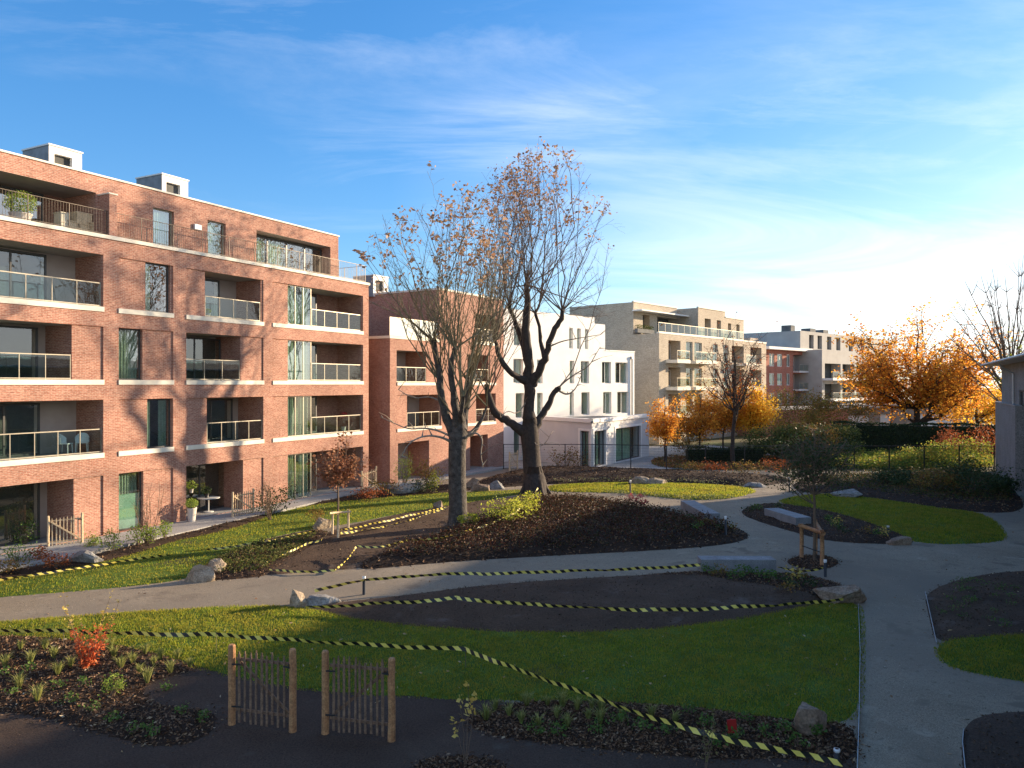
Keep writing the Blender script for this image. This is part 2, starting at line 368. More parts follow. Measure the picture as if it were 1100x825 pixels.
# ------------------------------------------------------------------ scatter: grass, chips
def blades(name, isl, n, h, mat, w=.012, lean=.5, maxd=99, patch=True):
    X, Y, Z, D = isl.sample(n, -.12); Z = np.maximum(Z, .01)
    k = (Y < maxd) & ((D > 0) | (rng.uniform(0, 1, len(D)) < .5))
    if patch: k &= (wob(X, Y, .9)+rng.normal(0, .35, len(X))) > -.75
    X, Y, Z = X[k], Y[k], Z[k]; m = len(X)
    a = rng.uniform(0, 2*np.pi, m); H = h*rng.uniform(.5, 1.3, m); l = rng.uniform(-lean, lean, (m, 2))*H[:, None]
    wx, wy = np.cos(a)*w*rng.uniform(.6, 1.5, m), np.sin(a)*w*rng.uniform(.6, 1.5, m)
    V = np.stack([np.stack([X-wx, Y-wy, Z-.01], -1), np.stack([X+wx, Y+wy, Z-.01], -1), np.stack([X+l[:, 0], Y+l[:, 1], Z+H], -1)], 1)
    o = np_mesh(name, V.reshape(-1, 3), 3, mat); o['kind'] = 'stuff'; return o
GRASS = leaf('grass_blades', [(.13, .19, .015), (.22, .29, .025), (.32, .37, .04), (.40, .38, .05), (.42, .33, .06)], .62, .6, ((.36, .30, .05), (.10, .15, .02)))
blades('grass', lawn_front, 260000, .05, GRASS, .012)
blades('grass', lawn_house, 110000, .06, GRASS, .018, maxd=60)
blades('grass', lawn_mid, 40000, .07, GRASS, .025)
blades('grass', lawn_right, 60000, .07, GRASS, .022)
blades('grass', lawn_corner, 40000, .05, GRASS, .012)
def chips(name, isl, n, size, mat, maxd=99):
    X, Y, Z, D = isl.sample(n, -.3); k = (D > 0) | (rng.uniform(0, 1, len(D)) < .8*np.exp(D/.09)); X, Y, Z = X[k], Y[k], np.maximum(Z[k], .012); m = len(X)
    C = np.stack([X, Y, Z+rng.uniform(0, .025, m)], -1)
    A = rng.normal(0, 1, (m, 3)); A[:, 2] *= .45; A /= np.linalg.norm(A, axis=1)[:, None]
    B = np.cross(A, rng.normal(0, 1, (m, 3))); B /= np.linalg.norm(B, axis=1)[:, None]
    L = (size*rng.uniform(.5, 1.5, m))[:, None]
    V = np.stack([C-A*L, C-B*L*.4, C+A*L, C+B*L*.4], 1)
    o = np_mesh(name, V.reshape(-1, 3), 4, mat); o['kind'] = 'stuff'; return o
CHIP = leaf('bark_chips', [(.035, .019, .011), (.065, .036, .021), (.11, .06, .034), (.16, .09, .052), (.20, .12, .07), (.30, .21, .13)], 0, .9)
CLOD = leaf('soil_clods', [(.06, .04, .027), (.09, .062, .042), (.13, .095, .068)], 0, .95)
for isl, n in ((bed_left, 42000), (bed_front, 26000), (bed_foot, 5000), (bed_bench, 9000), (bed_low, 9000), (bed_seat, 9000), (tree_pit, 2500)):
    chips('bark_chips', isl, n, .035, CHIP)
for isl, n in ((mound, 22000), (bed_house, 16000), (bed_back, 16000), (bed_right, 14000)):
    chips('bark_chips', isl, n, .06, CHIP)
chips('soil_clods', plot_right, 5000, .035, CLOD); chips('soil_clods', plot_corner, 3000, .03, CLOD)
chips('soil_clods', lawn_front, 2500, .02, CLOD); chips('soil_clods', berm, 6000, .03, CLOD); chips('soil_clods', soil_tree, 3500, .04, CLOD); chips('soil_clods', earth_front, 3500, .018, CLOD)
# grit and leaves lying loose on the path
def on_path(name, n, size, mat):
    X, Y = rng.uniform(-26, 26, n), rng.uniform(10, 50, n); top = np.full(n, -1.0)
    for i in ISL: top = np.maximum(top, i.height(X, Y)+0*X)
    k = top < .0; X, Y = X[k], Y[k]; m = len(X)
    C = np.stack([X, Y, np.full(m, .014)], -1); A = rng.normal(0, 1, (m, 3)); A[:, 2] *= .25; A /= np.linalg.norm(A, axis=1)[:, None]
    B = np.cross(A, np.array([[.1, .1, 1.]])+rng.normal(0, .3, (m, 3))); B /= np.linalg.norm(B, axis=1)[:, None]; L = (size*rng.uniform(.4, 1.5, m))[:, None]
    o = np_mesh(name, np.stack([C-A*L, C-B*L*.7, C+A*L, C+B*L*.7], 1).reshape(-1, 3), 4, mat); o['kind'] = 'stuff'
on_path('grit', 60000, .012, leaf('grit', [(.10, .08, .06), (.2, .17, .13), (.36, .32, .26), (.5, .46, .4)], 0, .9))
on_path('fallen_leaves', 900, .045, leaf('path_leaves', [(.34, .2, .1), (.26, .13, .06), (.42, .3, .18)], .1, .8))
FALLEN = leaf('fallen_leaves', [(.5, .40, .26), (.42, .27, .12), (.6, .52, .38), (.34, .16, .07)], .1, .8)
for isl, n in ((bed_left, 900), (bed_front, 220), (lawn_front, 650), (plot_right, 150), (lawn_corner, 30), (bed_seat, 60), (earth_front, 60), (bed_bench, 60), (mound, 260), (soil_tree, 160), (bed_low, 90)):
    chips('fallen_leaves', isl, n, .045, FALLEN)
# ------------------------------------------------------------------ buildings
class Fac:
    def __init__(s, P0, deg):
        a = math.radians(deg); s.P0 = P0; s.e = (math.sin(a), math.cos(a)); s.n = (-math.cos(a), math.sin(a)); s.rz = math.pi/2-a
    def s(s_, px, b=0):
        k = (px-CX)/F; X = s_.P0[0]+b*s_.n[0]; Y = s_.P0[1]+b*s_.n[1]
        return (k*Y-X)/(s_.e[0]-k*s_.e[1])
    def z(s_, px, py, b=0):
        t = s_.s(px, b); return EYE-(py-CY)*(s_.P0[1]+b*s_.n[1]+t*s_.e[1])/F
    def w(s_, x, y=0): return (s_.P0[0]+x*s_.e[0]+y*s_.n[0], s_.P0[1]+x*s_.e[1]+y*s_.n[1])

def relief(mb, x0, x1, z0, z1, holes, m0=0, O=(0, 0), d=(1, 0)):
    n = (-d[1], d[0])
    P = lambda x, y, z: (O[0]+d[0]*x+n[0]*y, O[1]+d[1]*x+n[1]*y, z)
    xs = sorted({round(v, 4) for v in [x0, x1]+[h[i] for h in holes for i in (0, 1)] if x0 <= v <= x1})
    zs = sorted({round(v, 4) for v in [z0, z1]+[h[i] for h in holes for i in (2, 3)] if z0 <= v <= z1})
    def cell(i, j):
        if i < 0 or j < 0 or i >= len(xs)-1 or j >= len(zs)-1: return None
        cx, cz = (xs[i]+xs[i+1])/2, (zs[j]+zs[j+1])/2; r = (0, m0, m0, m0, m0)
        for h in holes:
            if h[0] < cx < h[1] and h[2] < cz < h[3]: r = (h[4], h[5], h[6], h[7] if len(h) > 7 else h[6], h[8] if len(h) > 8 else h[6])
        return r
    for i in range(len(xs)-1):
        for j in range(len(zs)-1):
            c = cell(i, j); a, b_, u, v = xs[i], xs[i+1], zs[j], zs[j+1]
            mb.quad(P(a, c[0], u), P(b_, c[0], u), P(b_, c[0], v), P(a, c[0], v), c[1])
            r = cell(i+1, j)
            if r and abs(r[0]-c[0]) > 1e-6:
                m = (c if c[0] > r[0] else r)[2]; mb.quad(P(b_, c[0], u), P(b_, r[0], u), P(b_, r[0], v), P(b_, c[0], v), m)
            t = cell(i, j+1)
            if t and abs(t[0]-c[0]) > 1e-6:
                deep = c if c[0] > t[0] else t; m = deep[3] if deep is c else deep[4]
                mb.quad(P(a, c[0], v), P(b_, c[0], v), P(b_, t[0], v), P(a, t[0], v), m)
def shell(mb, x0, x1, y0, y1, z0, z1, m=0, mr=None, sides='lbrt'):
    """the remaining faces of a block whose front is a relief at y0"""
    if 'l' in sides: mb.quad((x0, y1, z0), (x0, y0, z0), (x0, y0, z1), (x0, y1, z1), m)
    if 'r' in sides: mb.quad((x1, y0, z0), (x1, y1, z0), (x1, y1, z1), (x1, y0, z1), m)
    if 'b' in sides: mb.quad((x1, y1, z0), (x0, y1, z0), (x0, y1, z1), (x1, y1, z1), m)
    if 't' in sides: mb.quad((x0, y0, z1), (x1, y0, z1), (x1, y1, z1), (x0, y1, z1), m if mr is None else mr)

def win(par, x0, x1, z0, z1, y, n=1, fm=FRAME, gm=GLASS, name='window', fw=.06, curtain=None, back=False, film=False, d=.06, cm=None):
    f = MB()
    f.box(x0, x0+fw, y, y+d, z0, z1); f.box(x1-fw, x1, y, y+d, z0, z1)
    f.box(x0+fw, x1-fw, y, y+d, z0, z0+fw); f.box(x0+fw, x1-fw, y, y+d, z1-fw, z1)
    for i in range(1, n):
        xm = x0+(x1-x0)*i/n; f.box(xm-fw/2, xm+fw/2, y+.004, y+d-.004, z0+fw, z1-fw)
    o = f.build(name, fm, par)
    g = MB(); g.box(x0+fw-.004, x1-fw+.004, y+d*.45, y+d*.6, z0+fw-.004, z1-fw+.004); g.build('pane', gm, o)
    if back:
        g = MB(); g.box(x0+.01, x1-.01, y+d+.35, y+d+.38, z0+.01, z1-.01); g.build('room_back', ROOMDARK, o)
    if curtain:
        for a, c in curtain:
            g = MB(); xa, xb = x0+fw+(x1-x0-2*fw)*a, x0+fw+(x1-x0-2*fw)*c; m = max(2, int((xb-xa)/.07)); yy = y+d+.1
            for i in range(m):
                u, v = xa+(xb-xa)*i/m, xa+(xb-xa)*(i+1)/m; ya, yb = yy+(.04 if i % 2 else 0), yy+(0 if i % 2 else .04)
                g.quad((u, ya, z0+.05), (v, yb, z0+.05), (v, yb, z1-.04), (u, ya, z1-.04))
            g.build('curtain', cm or CURTAIN, o)
    if film:
        g = MB(); g.box(x0+fw, x1-fw, y+d*.62, y+d*.7, z0+fw, z0+(z1-z0)*.62); g.build('privacy_film', SCREEN, o)
    return o
def balustrade(par, x0, x1, z, y, h=1.05, step=1.0, rm=METAL, gm=GLASSR, frame=True):
    f = MB(); n = max(1, round((x1-x0)/step))
    f.box(x0, x1, y-.024, y+.024, z+h-.05, z+h-.008)
    if frame: f.box(x0, x1, y-.02, y+.02, z+.03, z+.07)
    for i in range(n+1):
        x = x0+.02+(x1-x0-.04)*i/n; f.box(x-.014, x+.014, y-.018, y+.018, z, z+h-.05)
    o = f.build('balustrade', rm, par)
    g = MB(); g.box(x0+.02, x1-.02, y-.008, y+.008, z+.08, z+h-.06); g.build('glass_panel', gm, o)
def sill(par, x0, x1, z, y0=-.05, y1=.13, t=.2, m=STONE, name='sill'):
    MB().box(x0, x1, y0, y1, z-t, z+.012).build(name, m, par)
def railing(par, pts, z, h=1.05, gap=.12, name='railing'):
    f = MB()
    for a, c in zip(pts, pts[1:]):
        L = math.dist(a, c); f.bar((*a, z+h), (*c, z+h), .05, .02); f.bar((*a, z+.06), (*c, z+.06), .03, .02)
        n = int(L/gap)
        for i in range(n+1):
            x, y = a[0]+(c[0]-a[0])*i/n, a[1]+(c[1]-a[1])*i/n; w = .03 if i % 14 == 0 else .009
            f.bar((x, y, z), (x, y, z+h), w, w)
    f.build(name, RAILM, par)
def loggia(par, a, c, z0, z1, dep, door=.55, bal=True, panes=2, cur=None, dh=None, dend=None):
    w = c-a; door = door if dend is None else (dend-a)/w; zt = z1-.12 if dh is None else z0+dh
    win(par, a+.05, a+w*door, z0+.02, zt, dep-.45, panes, FRAME, GLASS, 'glass_door', .08, cur, True)
    if bal: balustrade(par, a+.02, c-.02, z0+.012, .1)

# ---- the long red brick block on the left
MF = Fac((-19.64, 29.5), 28.0)
root = empty('apartment_building', (*MF.P0, 0), 'long red brick apartment block at the left with rows of loggias and set-back top floor', 'building', MF.rz, 'apartment buildings round the garden')
LV = [(.17, 2.75), (3.72, 6.02), (6.87, 9.18), (10.02, 12.28)]
S = MF.s
XA = -14.0; XE = 22.3
BA, BW, BB, BC = (-9.5, S(111)), (S(127.5), S(186)), (S(200), S(283)), (S(293), S(390))
# openings: level, s0, s1
LOG = [(3, -3.2, S(110)), (2, -6.5, S(78)), (1, -3.4, S(111)), (0, -6.5, S(80)),
       (3, S(221), S(281)), (2, S(200), S(259)), (1, S(223), S(283)), (0, S(201), S(262))]
WNS = [(3, S(157), S(184)), (2, S(127.5), S(154)), (1, S(159), S(186)), (0, S(128.5), S(155))]
LGC = [(l, S(310), S(389)) for l in (0, 1, 2, 3)]
holes = []
for a, c in (BA, BW, BB, BC):
    for l, (z0, z1) in enumerate(LV): holes.append((a, c, z0, z1, .06, 0, 0, 0))
for l, a, c in LOG: holes.append((a, c, LV[l][0] if l else .17, LV[l][1], 1.9, 1, 0, 2, 5))
for l, a, c in LGC: holes.append((a, c, LV[l][0], LV[l][1], 2.0, 0, 0, 2, 5))
for l, a, c in WNS: holes.append((a, c, LV[l][0], LV[l][1], 1.0, 3, 0, 0))
mb = MB(); relief(mb, XA, XE, 0, 13.0, holes); shell(mb, XA, XE, 0, 12, 0, 13.0, 0, 4)
# set-back top floor
b0 = .8; ph = []
pe = MF.s(363.5, b0); SP = lambda p: MF.s(p, b0)
ph.append((XA, SP(103), 13.0, 15.1, 2.3, 0, 0, 2))
PW = [(SP(164.5), SP(187)), (SP(223), SP(242.5)), (SP(115.5), SP(119.5))]
PZ = (13.2, 15.05)
for a, c in PW: ph.append((a, c, 13.2, 15.05, 1.0, 3, 0, 0))
la, lc = SP(275.5), SP(355); ph.append((la, lc, 13.2, 15.1, 1.2, 0, 0, 2))
tmp = MB(); relief(tmp, XA, pe, 13.0, 15.85, ph)
off = len(mb.v); mb.v += [(x, y+b0, z) for x, y, z in tmp.v]; mb.f += [tuple(i+off for i in f) for f in tmp.f]; mb.m += tmp.m
shell(mb, XA, pe, b0, 11, 13.0, 15.85, 0, 4)
mb.build('wall', [BRICK, PLASTER, SOFFIT, ROOMDARK, ROOF, PAVE], root)
MB().box(SP(106), SP(114), .06, b0+2.2, 13.0, 15.0).build('dividing_wall', BRICK, root)
MB().box(SP(106)-.04, SP(114)+.04, .03, b0+1.0, 15.0, 15.06).build('wall_cap', STONE, root)
MB().box(XA, pe+.05, b0-.06, b0+.3, 15.85, 15.93).box(pe-.25, pe+.05, b0+.3, 11, 15.85, 15.93).build('coping', STONE, root)
MB().box(XA, XE+.08, -.07, .34, 13.0, 13.16).box(XE-.26, XE+.08, .34, 12, 13.003, 13.16).build('ledge', STONE, root)
for l in (1, 2, 3):
    for a, c in (BA, BW, BB, BC): sill(root, a-.02, c+.02, LV[l][0])
railing(root, [(XA, .2), (XE-.1, .2), (XE-.1, 6)], 13.2)
for l, a, c in LOG:
    z0, z1 = LV[l]; far = a > 4
    dpx = {3: 236, 2: 237, 1: 250, 0: 246}[l] if far else {3: 50, 2: 41, 1: 43, 0: 43}[l]
    loggia(root, a, c, z0, z1, 1.9, .5, l > 0, 2 if far else 4, None, None, MF.s(dpx, 1.45))
for i, (l, a, c) in enumerate(LGC):
    z0, z1 = LV[l]; m = S(336)
    win(root, a+.01, m, z0+.015, z1-.01, .12, 3, METAL, GLASSC, 'glass_screen', .045, [(.03, .33), (.55, .97)] if l < 2 else [(.02, .34), (.7, .95)], cm=CURTAING if l < 2 else CURTAIN)
    win(root, a+.3, a+(c-a)*.62, z0+.02, z1-.08, 1.55, 2, FRAME, GLASS, 'glass_door', .08, [(.5, .62)], True)
    if l: balustrade(root, m, c-.03, z0+.012, .12)
for l, a, c in WNS:
    win(root, a+.002, c-.002, LV[l][0]+.014, LV[l][1]-.002, .2, 1, FRAME, GLASSC, 'window', .06, [(.0, .25), (.6, .95)] if l == 1 else ([(.02, .98)] if l in (0, 2) else [(.05, .35)]), film=(l == 0), cm=CURTAING)
for a, c in PW: win(root, a+.002, c-.002, PZ[0], PZ[1]-.002, b0+.16, 1, METAL, GLASSC, 'window', .05, [(.1, .95)])
w3 = SP(300); win(root, la+.002, lc-.002, 13.22, 15.0, b0+.7, 4, FRAME, GLASSC, 'glass_door', .1, [(.02, .23), (.28, .48)], True)
win(root, MF.s(-30, 3.1), MF.s(41, 3.1), 13.22, 15.0, b0+1.9, 2, FRAME, GLASSC, 'glass_door', .08, None, True)
MB().box(MF.s(209.5, .7), MF.s(216.5, .7), b0-.12, b0-.005, MF.z(212, 246, .7), MF.z(212, 240.5, .7)).build('wall_lamp', LAMPW, root)
SIDESHADE = plain('shade_toned_side', (.16, .17, .18), (.22, .23, .24), 3, .6, .3)  # shade put into the colour of the white stair-heads' sides, back and top
def roof_box(px0, pxm, px1, pyt, b, zb, par, fac):
    """white stair-head on the flat roof: px0..pxm its shaded side, pxm..px1 the lit front"""
    a, c = fac.s(pxm, b), fac.s(px1, b); zt = fac.z((pxm+px1)/2, pyt, b)-.12; dd = 2.0
    g = MB(); relief(g, a, c, zb, zt, [(a+(c-a)*.16, a+(c-a)*.7, zt-1.15 if zt-1.15 > zb else zb+.1, zt-.32, .18, 1, 0, 0)]); shell(g, a, c, 0, dd, zb, zt)
    g.v = [(x, y+b, z) for x, y, z in g.v]; [g.m.__setitem__(i, 2) for i in range(len(g.m)-4, len(g.m))]; o = g.build('stair_head', [WHITE, ROOMDARK, SIDESHADE], par)
    MB().box(a-.04, c+.04, b-.05, b+dd+.04, zt, zt+.07).build('roof_cap', FRAMEW, o)
    return o
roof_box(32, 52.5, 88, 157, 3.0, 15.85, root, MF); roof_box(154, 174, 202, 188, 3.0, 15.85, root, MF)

# ---- the projecting wing beyond it
WF = Fac((-8.0, 50.4), 31.0)
wr = empty('apartment_building', (*WF.P0, 0), 'red brick wing behind the near bare tree with a glass-railed roof terrace', 'building', WF.rz, 'apartment buildings round the garden')
S = WF.s; WE = S(541)
Z3 = 9.8
LW = [(.17, 2.75), (3.7, 5.95), (6.8, 8.95), (9.95, 12.1)]
wl = [(2, S(426), S(458.5)), (1, S(438), S(473)), (0, S(427.5), S(461)), (2, S(502), S(525.5)), (1, S(512), S(532)), (0, S(505), S(524))]
holes = []
for (l, a, c) in wl:
    ba, bc = (S(426.5), S(474)) if a < S(480) else (S(502), S(532.5))
    if l: holes.append((ba, bc, *LW[l], .06, 0, 0, 0))
for (l, a, c) in wl: holes.append((a, c, *LW[l], 1.9, 1, 0, 2, 5))
xs = S(472)
top = 13.45
mb = MB()
relief(mb, 0, WE, 0, Z3, holes); 
hp = [(S(511), S(532), LW[3][0], LW[3][1], 1.9, 1, 0, 2)]
tmp = MB(); relief(tmp, xs, WE, Z3, top, hp); off = len(mb.v)
mb.v += tmp.v; mb.f += [tuple(i+off for i in f) for f in tmp.f]; mb.m += tmp.m
# left flank of the wing with balcony openings, seen beside the long block
hl = [(2.6, 4.6, *LW[l], 1.2, 3, 0, 2) for l in (0, 1, 2)]
relief(mb, 0, 6, 0, Z3, [(6-h[1], 6-h[0])+h[2:] for h in hl], 0, O=(0, 6), d=(0, -1))
mb.quad((0, 12, 0), (0, 6, 0), (0, 6, Z3), (0, 12, Z3)); mb.quad((0, 0, Z3), (xs, 0, Z3), (xs, 12, Z3), (0, 12, Z3), 4)
mb.quad((xs, 7, Z3), (xs, 0, Z3), (xs, 0, top), (xs, 7, top)); shell(mb, xs, WE, 0, 7, Z3, top, 0, 4, 'rbt'); shell(mb, 0, WE, 0, 12, 0, Z3, 0, 4, 'rb')
# link back to the long block
mb.box(-6, -.003, 3.8, 10, 0, 9.79); mb.box(-6, 1.3, 3.2, 10, 12.2, 13.3); mb.box(-6, 1.3, 4.5, 10, 9.81, 12.2)
mb.build('wall', [BRICK, PLASTER, SOFFIT, ROOMDARK, ROOF, PAVE], wr)
MB().box(xs-.05, WE+.05, -.05, .3, top, top+.14).box(xs-.05, xs+.25, .3, 7, top, top+.14).build('coping', STONE, wr)
MB().box(-.06, xs-.06, -.05, .3, Z3-.1, Z3+.08).box(-.06, .28, .3, 6, Z3-.1, Z3+.08).build('ledge', STONE, wr)
balustrade(wr, .1, xs-.08, Z3+.08, .12, 1.25, 1.4, METAL, plain('milky_glass', (.62, .66, .62), (.68, .72, .68), 2, .15))
for l in (1, 2):
    sill(wr, S(426.5), S(474), LW[l][0]); sill(wr, S(502), S(532.5), LW[l][0])
sill(wr, S(509), S(533), LW[3][0])
for (l, a, c) in wl: loggia(wr, a, c, *LW[l], 1.9, .5 if l else .42, l > 0, 2)
loggia(wr, S(511), S(532), *LW[3], 1.9, .5, True, 2)
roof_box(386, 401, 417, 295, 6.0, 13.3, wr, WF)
win(wr, -4.0, 1.2, 9.9, 12.18, 3.4, 3, FRAME, GLASSC, 'glass_screen', .12, [(.0, .95)], True)
MB().box(-6, 1.4, 3.1, 3.45, 13.3, 13.42).build('coping', STONE, wr)

# ---- white building
BFc = Fac((-4.2, 62.2), 43.5)
wb = empty('white_building', (*BFc.P0, 0), 'white rendered building with tall windows and a single-storey front extension', 'building', BFc.rz, 'apartment buildings round the garden')
S = BFc.s; E1, E2, E3 = S(681.5), S(650), S(639)
zr = 10.0; zp = 12.6; zq = 13.2
ZL = {1: (EYE-(444-412)*77/826, EYE-(421-412)*77/826+.05), 2: (6.75, 8.9), 3: (9.95, 12.0)}
ws = [(2, S(551.5), S(562)), (1, S(554), S(563)), (2, S(577), S(583)), (1, S(577), S(583)),
      (2, S(612), S(617)), (2, S(624), S(633)), (2, S(646.7), S(656.4)), (2, S(661), S(674.5)),
      (1, S(612), S(616.5)), (1, S(624.6), S(633.3)), (1, S(648), S(656.8)), (1, S(663), S(675.3)), (0, S(552), S(560))]
ZL[0] = (.4, 2.7)
pw = [(3, S(611.5), S(615.5)), (3, S(620), S(624)), (3, S(628.5), S(632)), (3, S(552), S(560))]
mb = MB(); relief(mb, 0, E1, 0, zr, [(a, c, *ZL[l], .9, 1, 0, 0) for l, a, c in ws]); shell(mb, 0, E1, 0, 12, 0, zr, 0, 2)
tmp = MB(); relief(tmp, 0, E2, zr, zp, [(a, c, ZL[l][0]+.1, ZL[l][1], .9, 1, 0, 0) for l, a, c in pw]); shell(tmp, 0, E2, 0, 9, zr, zp, 0, 2, 'lbrt')
off = len(mb.v); mb.v += tmp.v; mb.f += [tuple(i+off for i in f) for f in tmp.f]; mb.m += tmp.m
mb.box(0, E3, .05, 8, zp, zq)
mb.build('wall', [WHITE, ROOMDARK, ROOF], wb)
MB().box(E2+.02, E1+.04, -.04, .22, zr, zr+.1).box(E1-.2, E1+.04, .22, 12, zr, zr+.1).build('coping', FRAMEW, wb)
for l, a, c in ws+pw:
    z0, z1 = ZL[l]; z0 += .1 if l == 3 else 0
    win(wb, a+.002, c-.002, z0+.002, z1-.002, .22, 2 if c-a > 1.3 else 1, FRAMEW, GLASSR, 'window', .07, [(.05, .3)] if c-a > .9 else None)
MB().tube([(S(678), -.12, .2), (S(678), -.12, 9.3)], .08, 8).box(S(677), S(679), -.2, -.02, 9.3, 9.55).build('drainpipe', plain('zinc', (.3, .32, .33), (.4, .42, .43), 3, .5, .4), wb)
# extension: built in the building's frame from its ground plan
def toloc(fac, p):
    dx, dy = p[0]-fac.P0[0], p[1]-fac.P0[1]; return (dx*fac.e[0]+dy*fac.e[1], dx*fac.n[0]+dy*fac.n[1])
K = toloc(BFc, (6.3, 60.7)); Rr = toloc(BFc, (12.7, 71.3)); Lq = toloc(BFc, (2.3, 66.6))
def dirn(a, b): L = math.dist(a, b); return ((b[0]-a[0])/L, (b[1]-a[1])/L), L
(dR, LR), (dL, LL) = dirn(K, Rr), dirn(Lq, K)
def along(A, d, px, world=True):
    # distance along a plan line where photo column px meets it
    Aw = BFc.w(*A); Bw = BFc.w(A[0]+d[0], A[1]+d[1]); e = (Bw[0]-Aw[0], Bw[1]-Aw[1]); k = (px-CX)/F
    return (k*Aw[1]-Aw[0])/(e[0]-k*e[1])
mb = MB(); ze = 3.65
o2 = (along(K, dR, 638), along(K, dR, 650.5)); o3 = (along(K, dR, 661), along(K, dR, 688)); o1 = (along(Lq, dL, 623.5), LL-.25)
relief(mb, 0, LR, 0, ze, [(*o2, .12, 2.95, .5, 1, 0, 0), (*o3, .12, 2.95, .7, 1, 0, 0)], 0, K, dR)
relief(mb, 0, LL, 0, ze, [(*o1, .12, 2.95, .5, 1, 0, 0)], 0, Lq, dL)
R2 = (Rr[0]-dR[1]*5, Rr[1]+dR[0]*5)
mb.quad((*Rr, 0), (*R2, 0), (*R2, ze), (*Rr, ze)); mb.poly([(*Lq, ze), (*K, ze), (*Rr, ze), (*R2, ze), (Lq[0]+1, .5, ze)], 2)
mb.build('extension', [WHITEG, ROOMDARK, ROOF], wb)
def pl(A, d, x, y, z): return (A[0]+d[0]*x-d[1]*y, A[1]+d[1]*x+d[0]*y, z)
g = MB()
for A, d, L in ((Lq, dL, LL), (K, dR, LR)):
    g.quad(pl(A, d, 0, -.12, ze-.02), pl(A, d, L, -.12, ze-.02), pl(A, d, L, -.12, ze+.28), pl(A, d, 0, -.12, ze+.28))
    g.quad(pl(A, d, 0, -.12, ze+.28), pl(A, d, L, -.12, ze+.28), pl(A, d, L, .4, ze+.28), pl(A, d, 0, .4, ze+.28))
    g.quad(pl(A, d, 0, .4, ze-.02), pl(A, d, L, .4, ze-.02), pl(A, d, L, -.12, ze-.02), pl(A, d, 0, -.12, ze-.02))
g.quad(pl(K, dR, LR, -.12, ze-.02), pl(K, dR, LR, .4, ze-.02), pl(K, dR, LR, .4, ze+.28), pl(K, dR, LR, -.12, ze+.28))
g.build('fascia', WHITE, wb)
GREENC = plain('green_curtain', (.22, .34, .22), (.32, .46, .32), 6, .9)
for A, d, (u, v) in ((K, dR, o2), (K, dR, o3), (Lq, dL, o1)):
    f = MB(); n = 3
    for i in range(n+1):
        x = u+.04+(v-u-.08)*i/n; f.bar(pl(A, d, x, .2, .12), pl(A, d, x, .2, 2.95), .07)
    f.bar(pl(A, d, u, .2, 2.9), pl(A, d, v, .2, 2.9), .08); f.bar(pl(A, d, u, .2, .17), pl(A, d, v, .2, .17), .08)
    o = f.build('window', FRAME, wb)
    p = MB(); p.quad(pl(A, d, u+.05, .2, .2), pl(A, d, v-.05, .2, .2), pl(A, d, v-.05, .2, 2.87), pl(A, d, u+.05, .2, 2.87)); p.build('pane', GLASSR, o)
    c_ = MB(); m = int((v-u)/.18); q = int(m*.72)
    for i in range(q):
        x0, x1 = u+(v-u)*i/m, u+(v-u)*(i+1)/m
        c_.quad(pl(A, d, x0, .36+(.06 if i % 2 else 0), .14), pl(A, d, x1, .36+(0 if i % 2 else .06), .14), pl(A, d, x1, .36+(0 if i % 2 else .06), 2.92), pl(A, d, x0, .36+(.06 if i % 2 else 0), 2.92))
    c_.build('curtain', GREENC, o)
    t = MB()
    for x0, x1, za, zb in ((u-.22, u, .1, 3.13), (v, v+.22, .1, 3.13), (u, v, 2.95, 3.13)):
        t.v += []; P8 = [pl(A, d, x, y, z) for z in (za, zb) for x, y in ((x0, -.05), (x1, -.05), (x1, .05), (x0, .05))]
        n0 = len(t.v); t.v += P8
        for qd in ((0,3,2,1), (4,5,6,7), (0,1,5,4), (1,2,6,5), (2,3,7,6), (3,0,4,7)): t.f.append(tuple(n0+k for k in qd)); t.m.append(0)
    t.build('surround', WHITE, o)

# ---- grey-beige brick apartment block
GF = Fac((16.25, 85.0), 41.0)
gb = empty('apartment_building', (*GF.P0, 0), 'grey-beige brick apartment block with projecting balconies and terraces on top', 'building', GF.rz, 'apartment buildings round the garden')
S = GF.s; GE = S(823)
fl = [0.2, 3.2, 6.25, 9.3]
cols = [(718, 731, 1.4, 4), (737, 744, .3, 1), (746, 754, .3, 1), (766, 771, .3, 1), (777, 782, .3, 1), (786, 799, 1.4, 4), (806, 818, 1.4, 4)]
holes = []
for z in fl:
    for a, c, d, m in cols: holes.append((S(a), S(c), z+.15, z+2.35, d if d > 1 else .9, 4 if d > 1 else 1, 0, 0))
mb = MB(); relief(mb, 0, GE, 0, 12.3, holes); shell(mb, 0, GE, 0, 14, 0, 12.3, 0, 2)
# penthouse volumes
pa = GF.s(681, 3.3); zA = GF.z(681, 324, 3.3)
pA1 = S(745)
tmp = MB(); relief(tmp, 0, pA1+2, 12.3, zA, [(GF.s(690.5, 3.3), GF.s(698, 3.3), 12.5, 14.7, .8, 1, 0, 0), (GF.s(706, 3.3), GF.s(738, 3.3), 12.5, 14.7, 1.2, 1, 0, 0)]); shell(tmp, 0, pA1+2, 0, 9, 12.3, zA, 0, 2)
off = len(mb.v); mb.v += [(x, y+3.3, z) for x, y, z in tmp.v]; mb.f += [tuple(i+off for i in f) for f in tmp.f]; mb.m += tmp.m
zB = GF.z(750, 330, .8); qb0, qb1, qb2 = GF.s(750, .8), GF.s(779, .8), GF.s(799, .8)
tmp = MB(); relief(tmp, qb0, qb1, 12.3, zB, [(GF.s(757, .8), GF.s(763.5, .8), 12.45, 14.8, .8, 1, 0, 0), (GF.s(770, .8), GF.s(774.5, .8), 12.45, 14.8, .8, 1, 0, 0)]); shell(tmp, qb0, qb1, 0, 8, 12.3, zB, 0, 2)
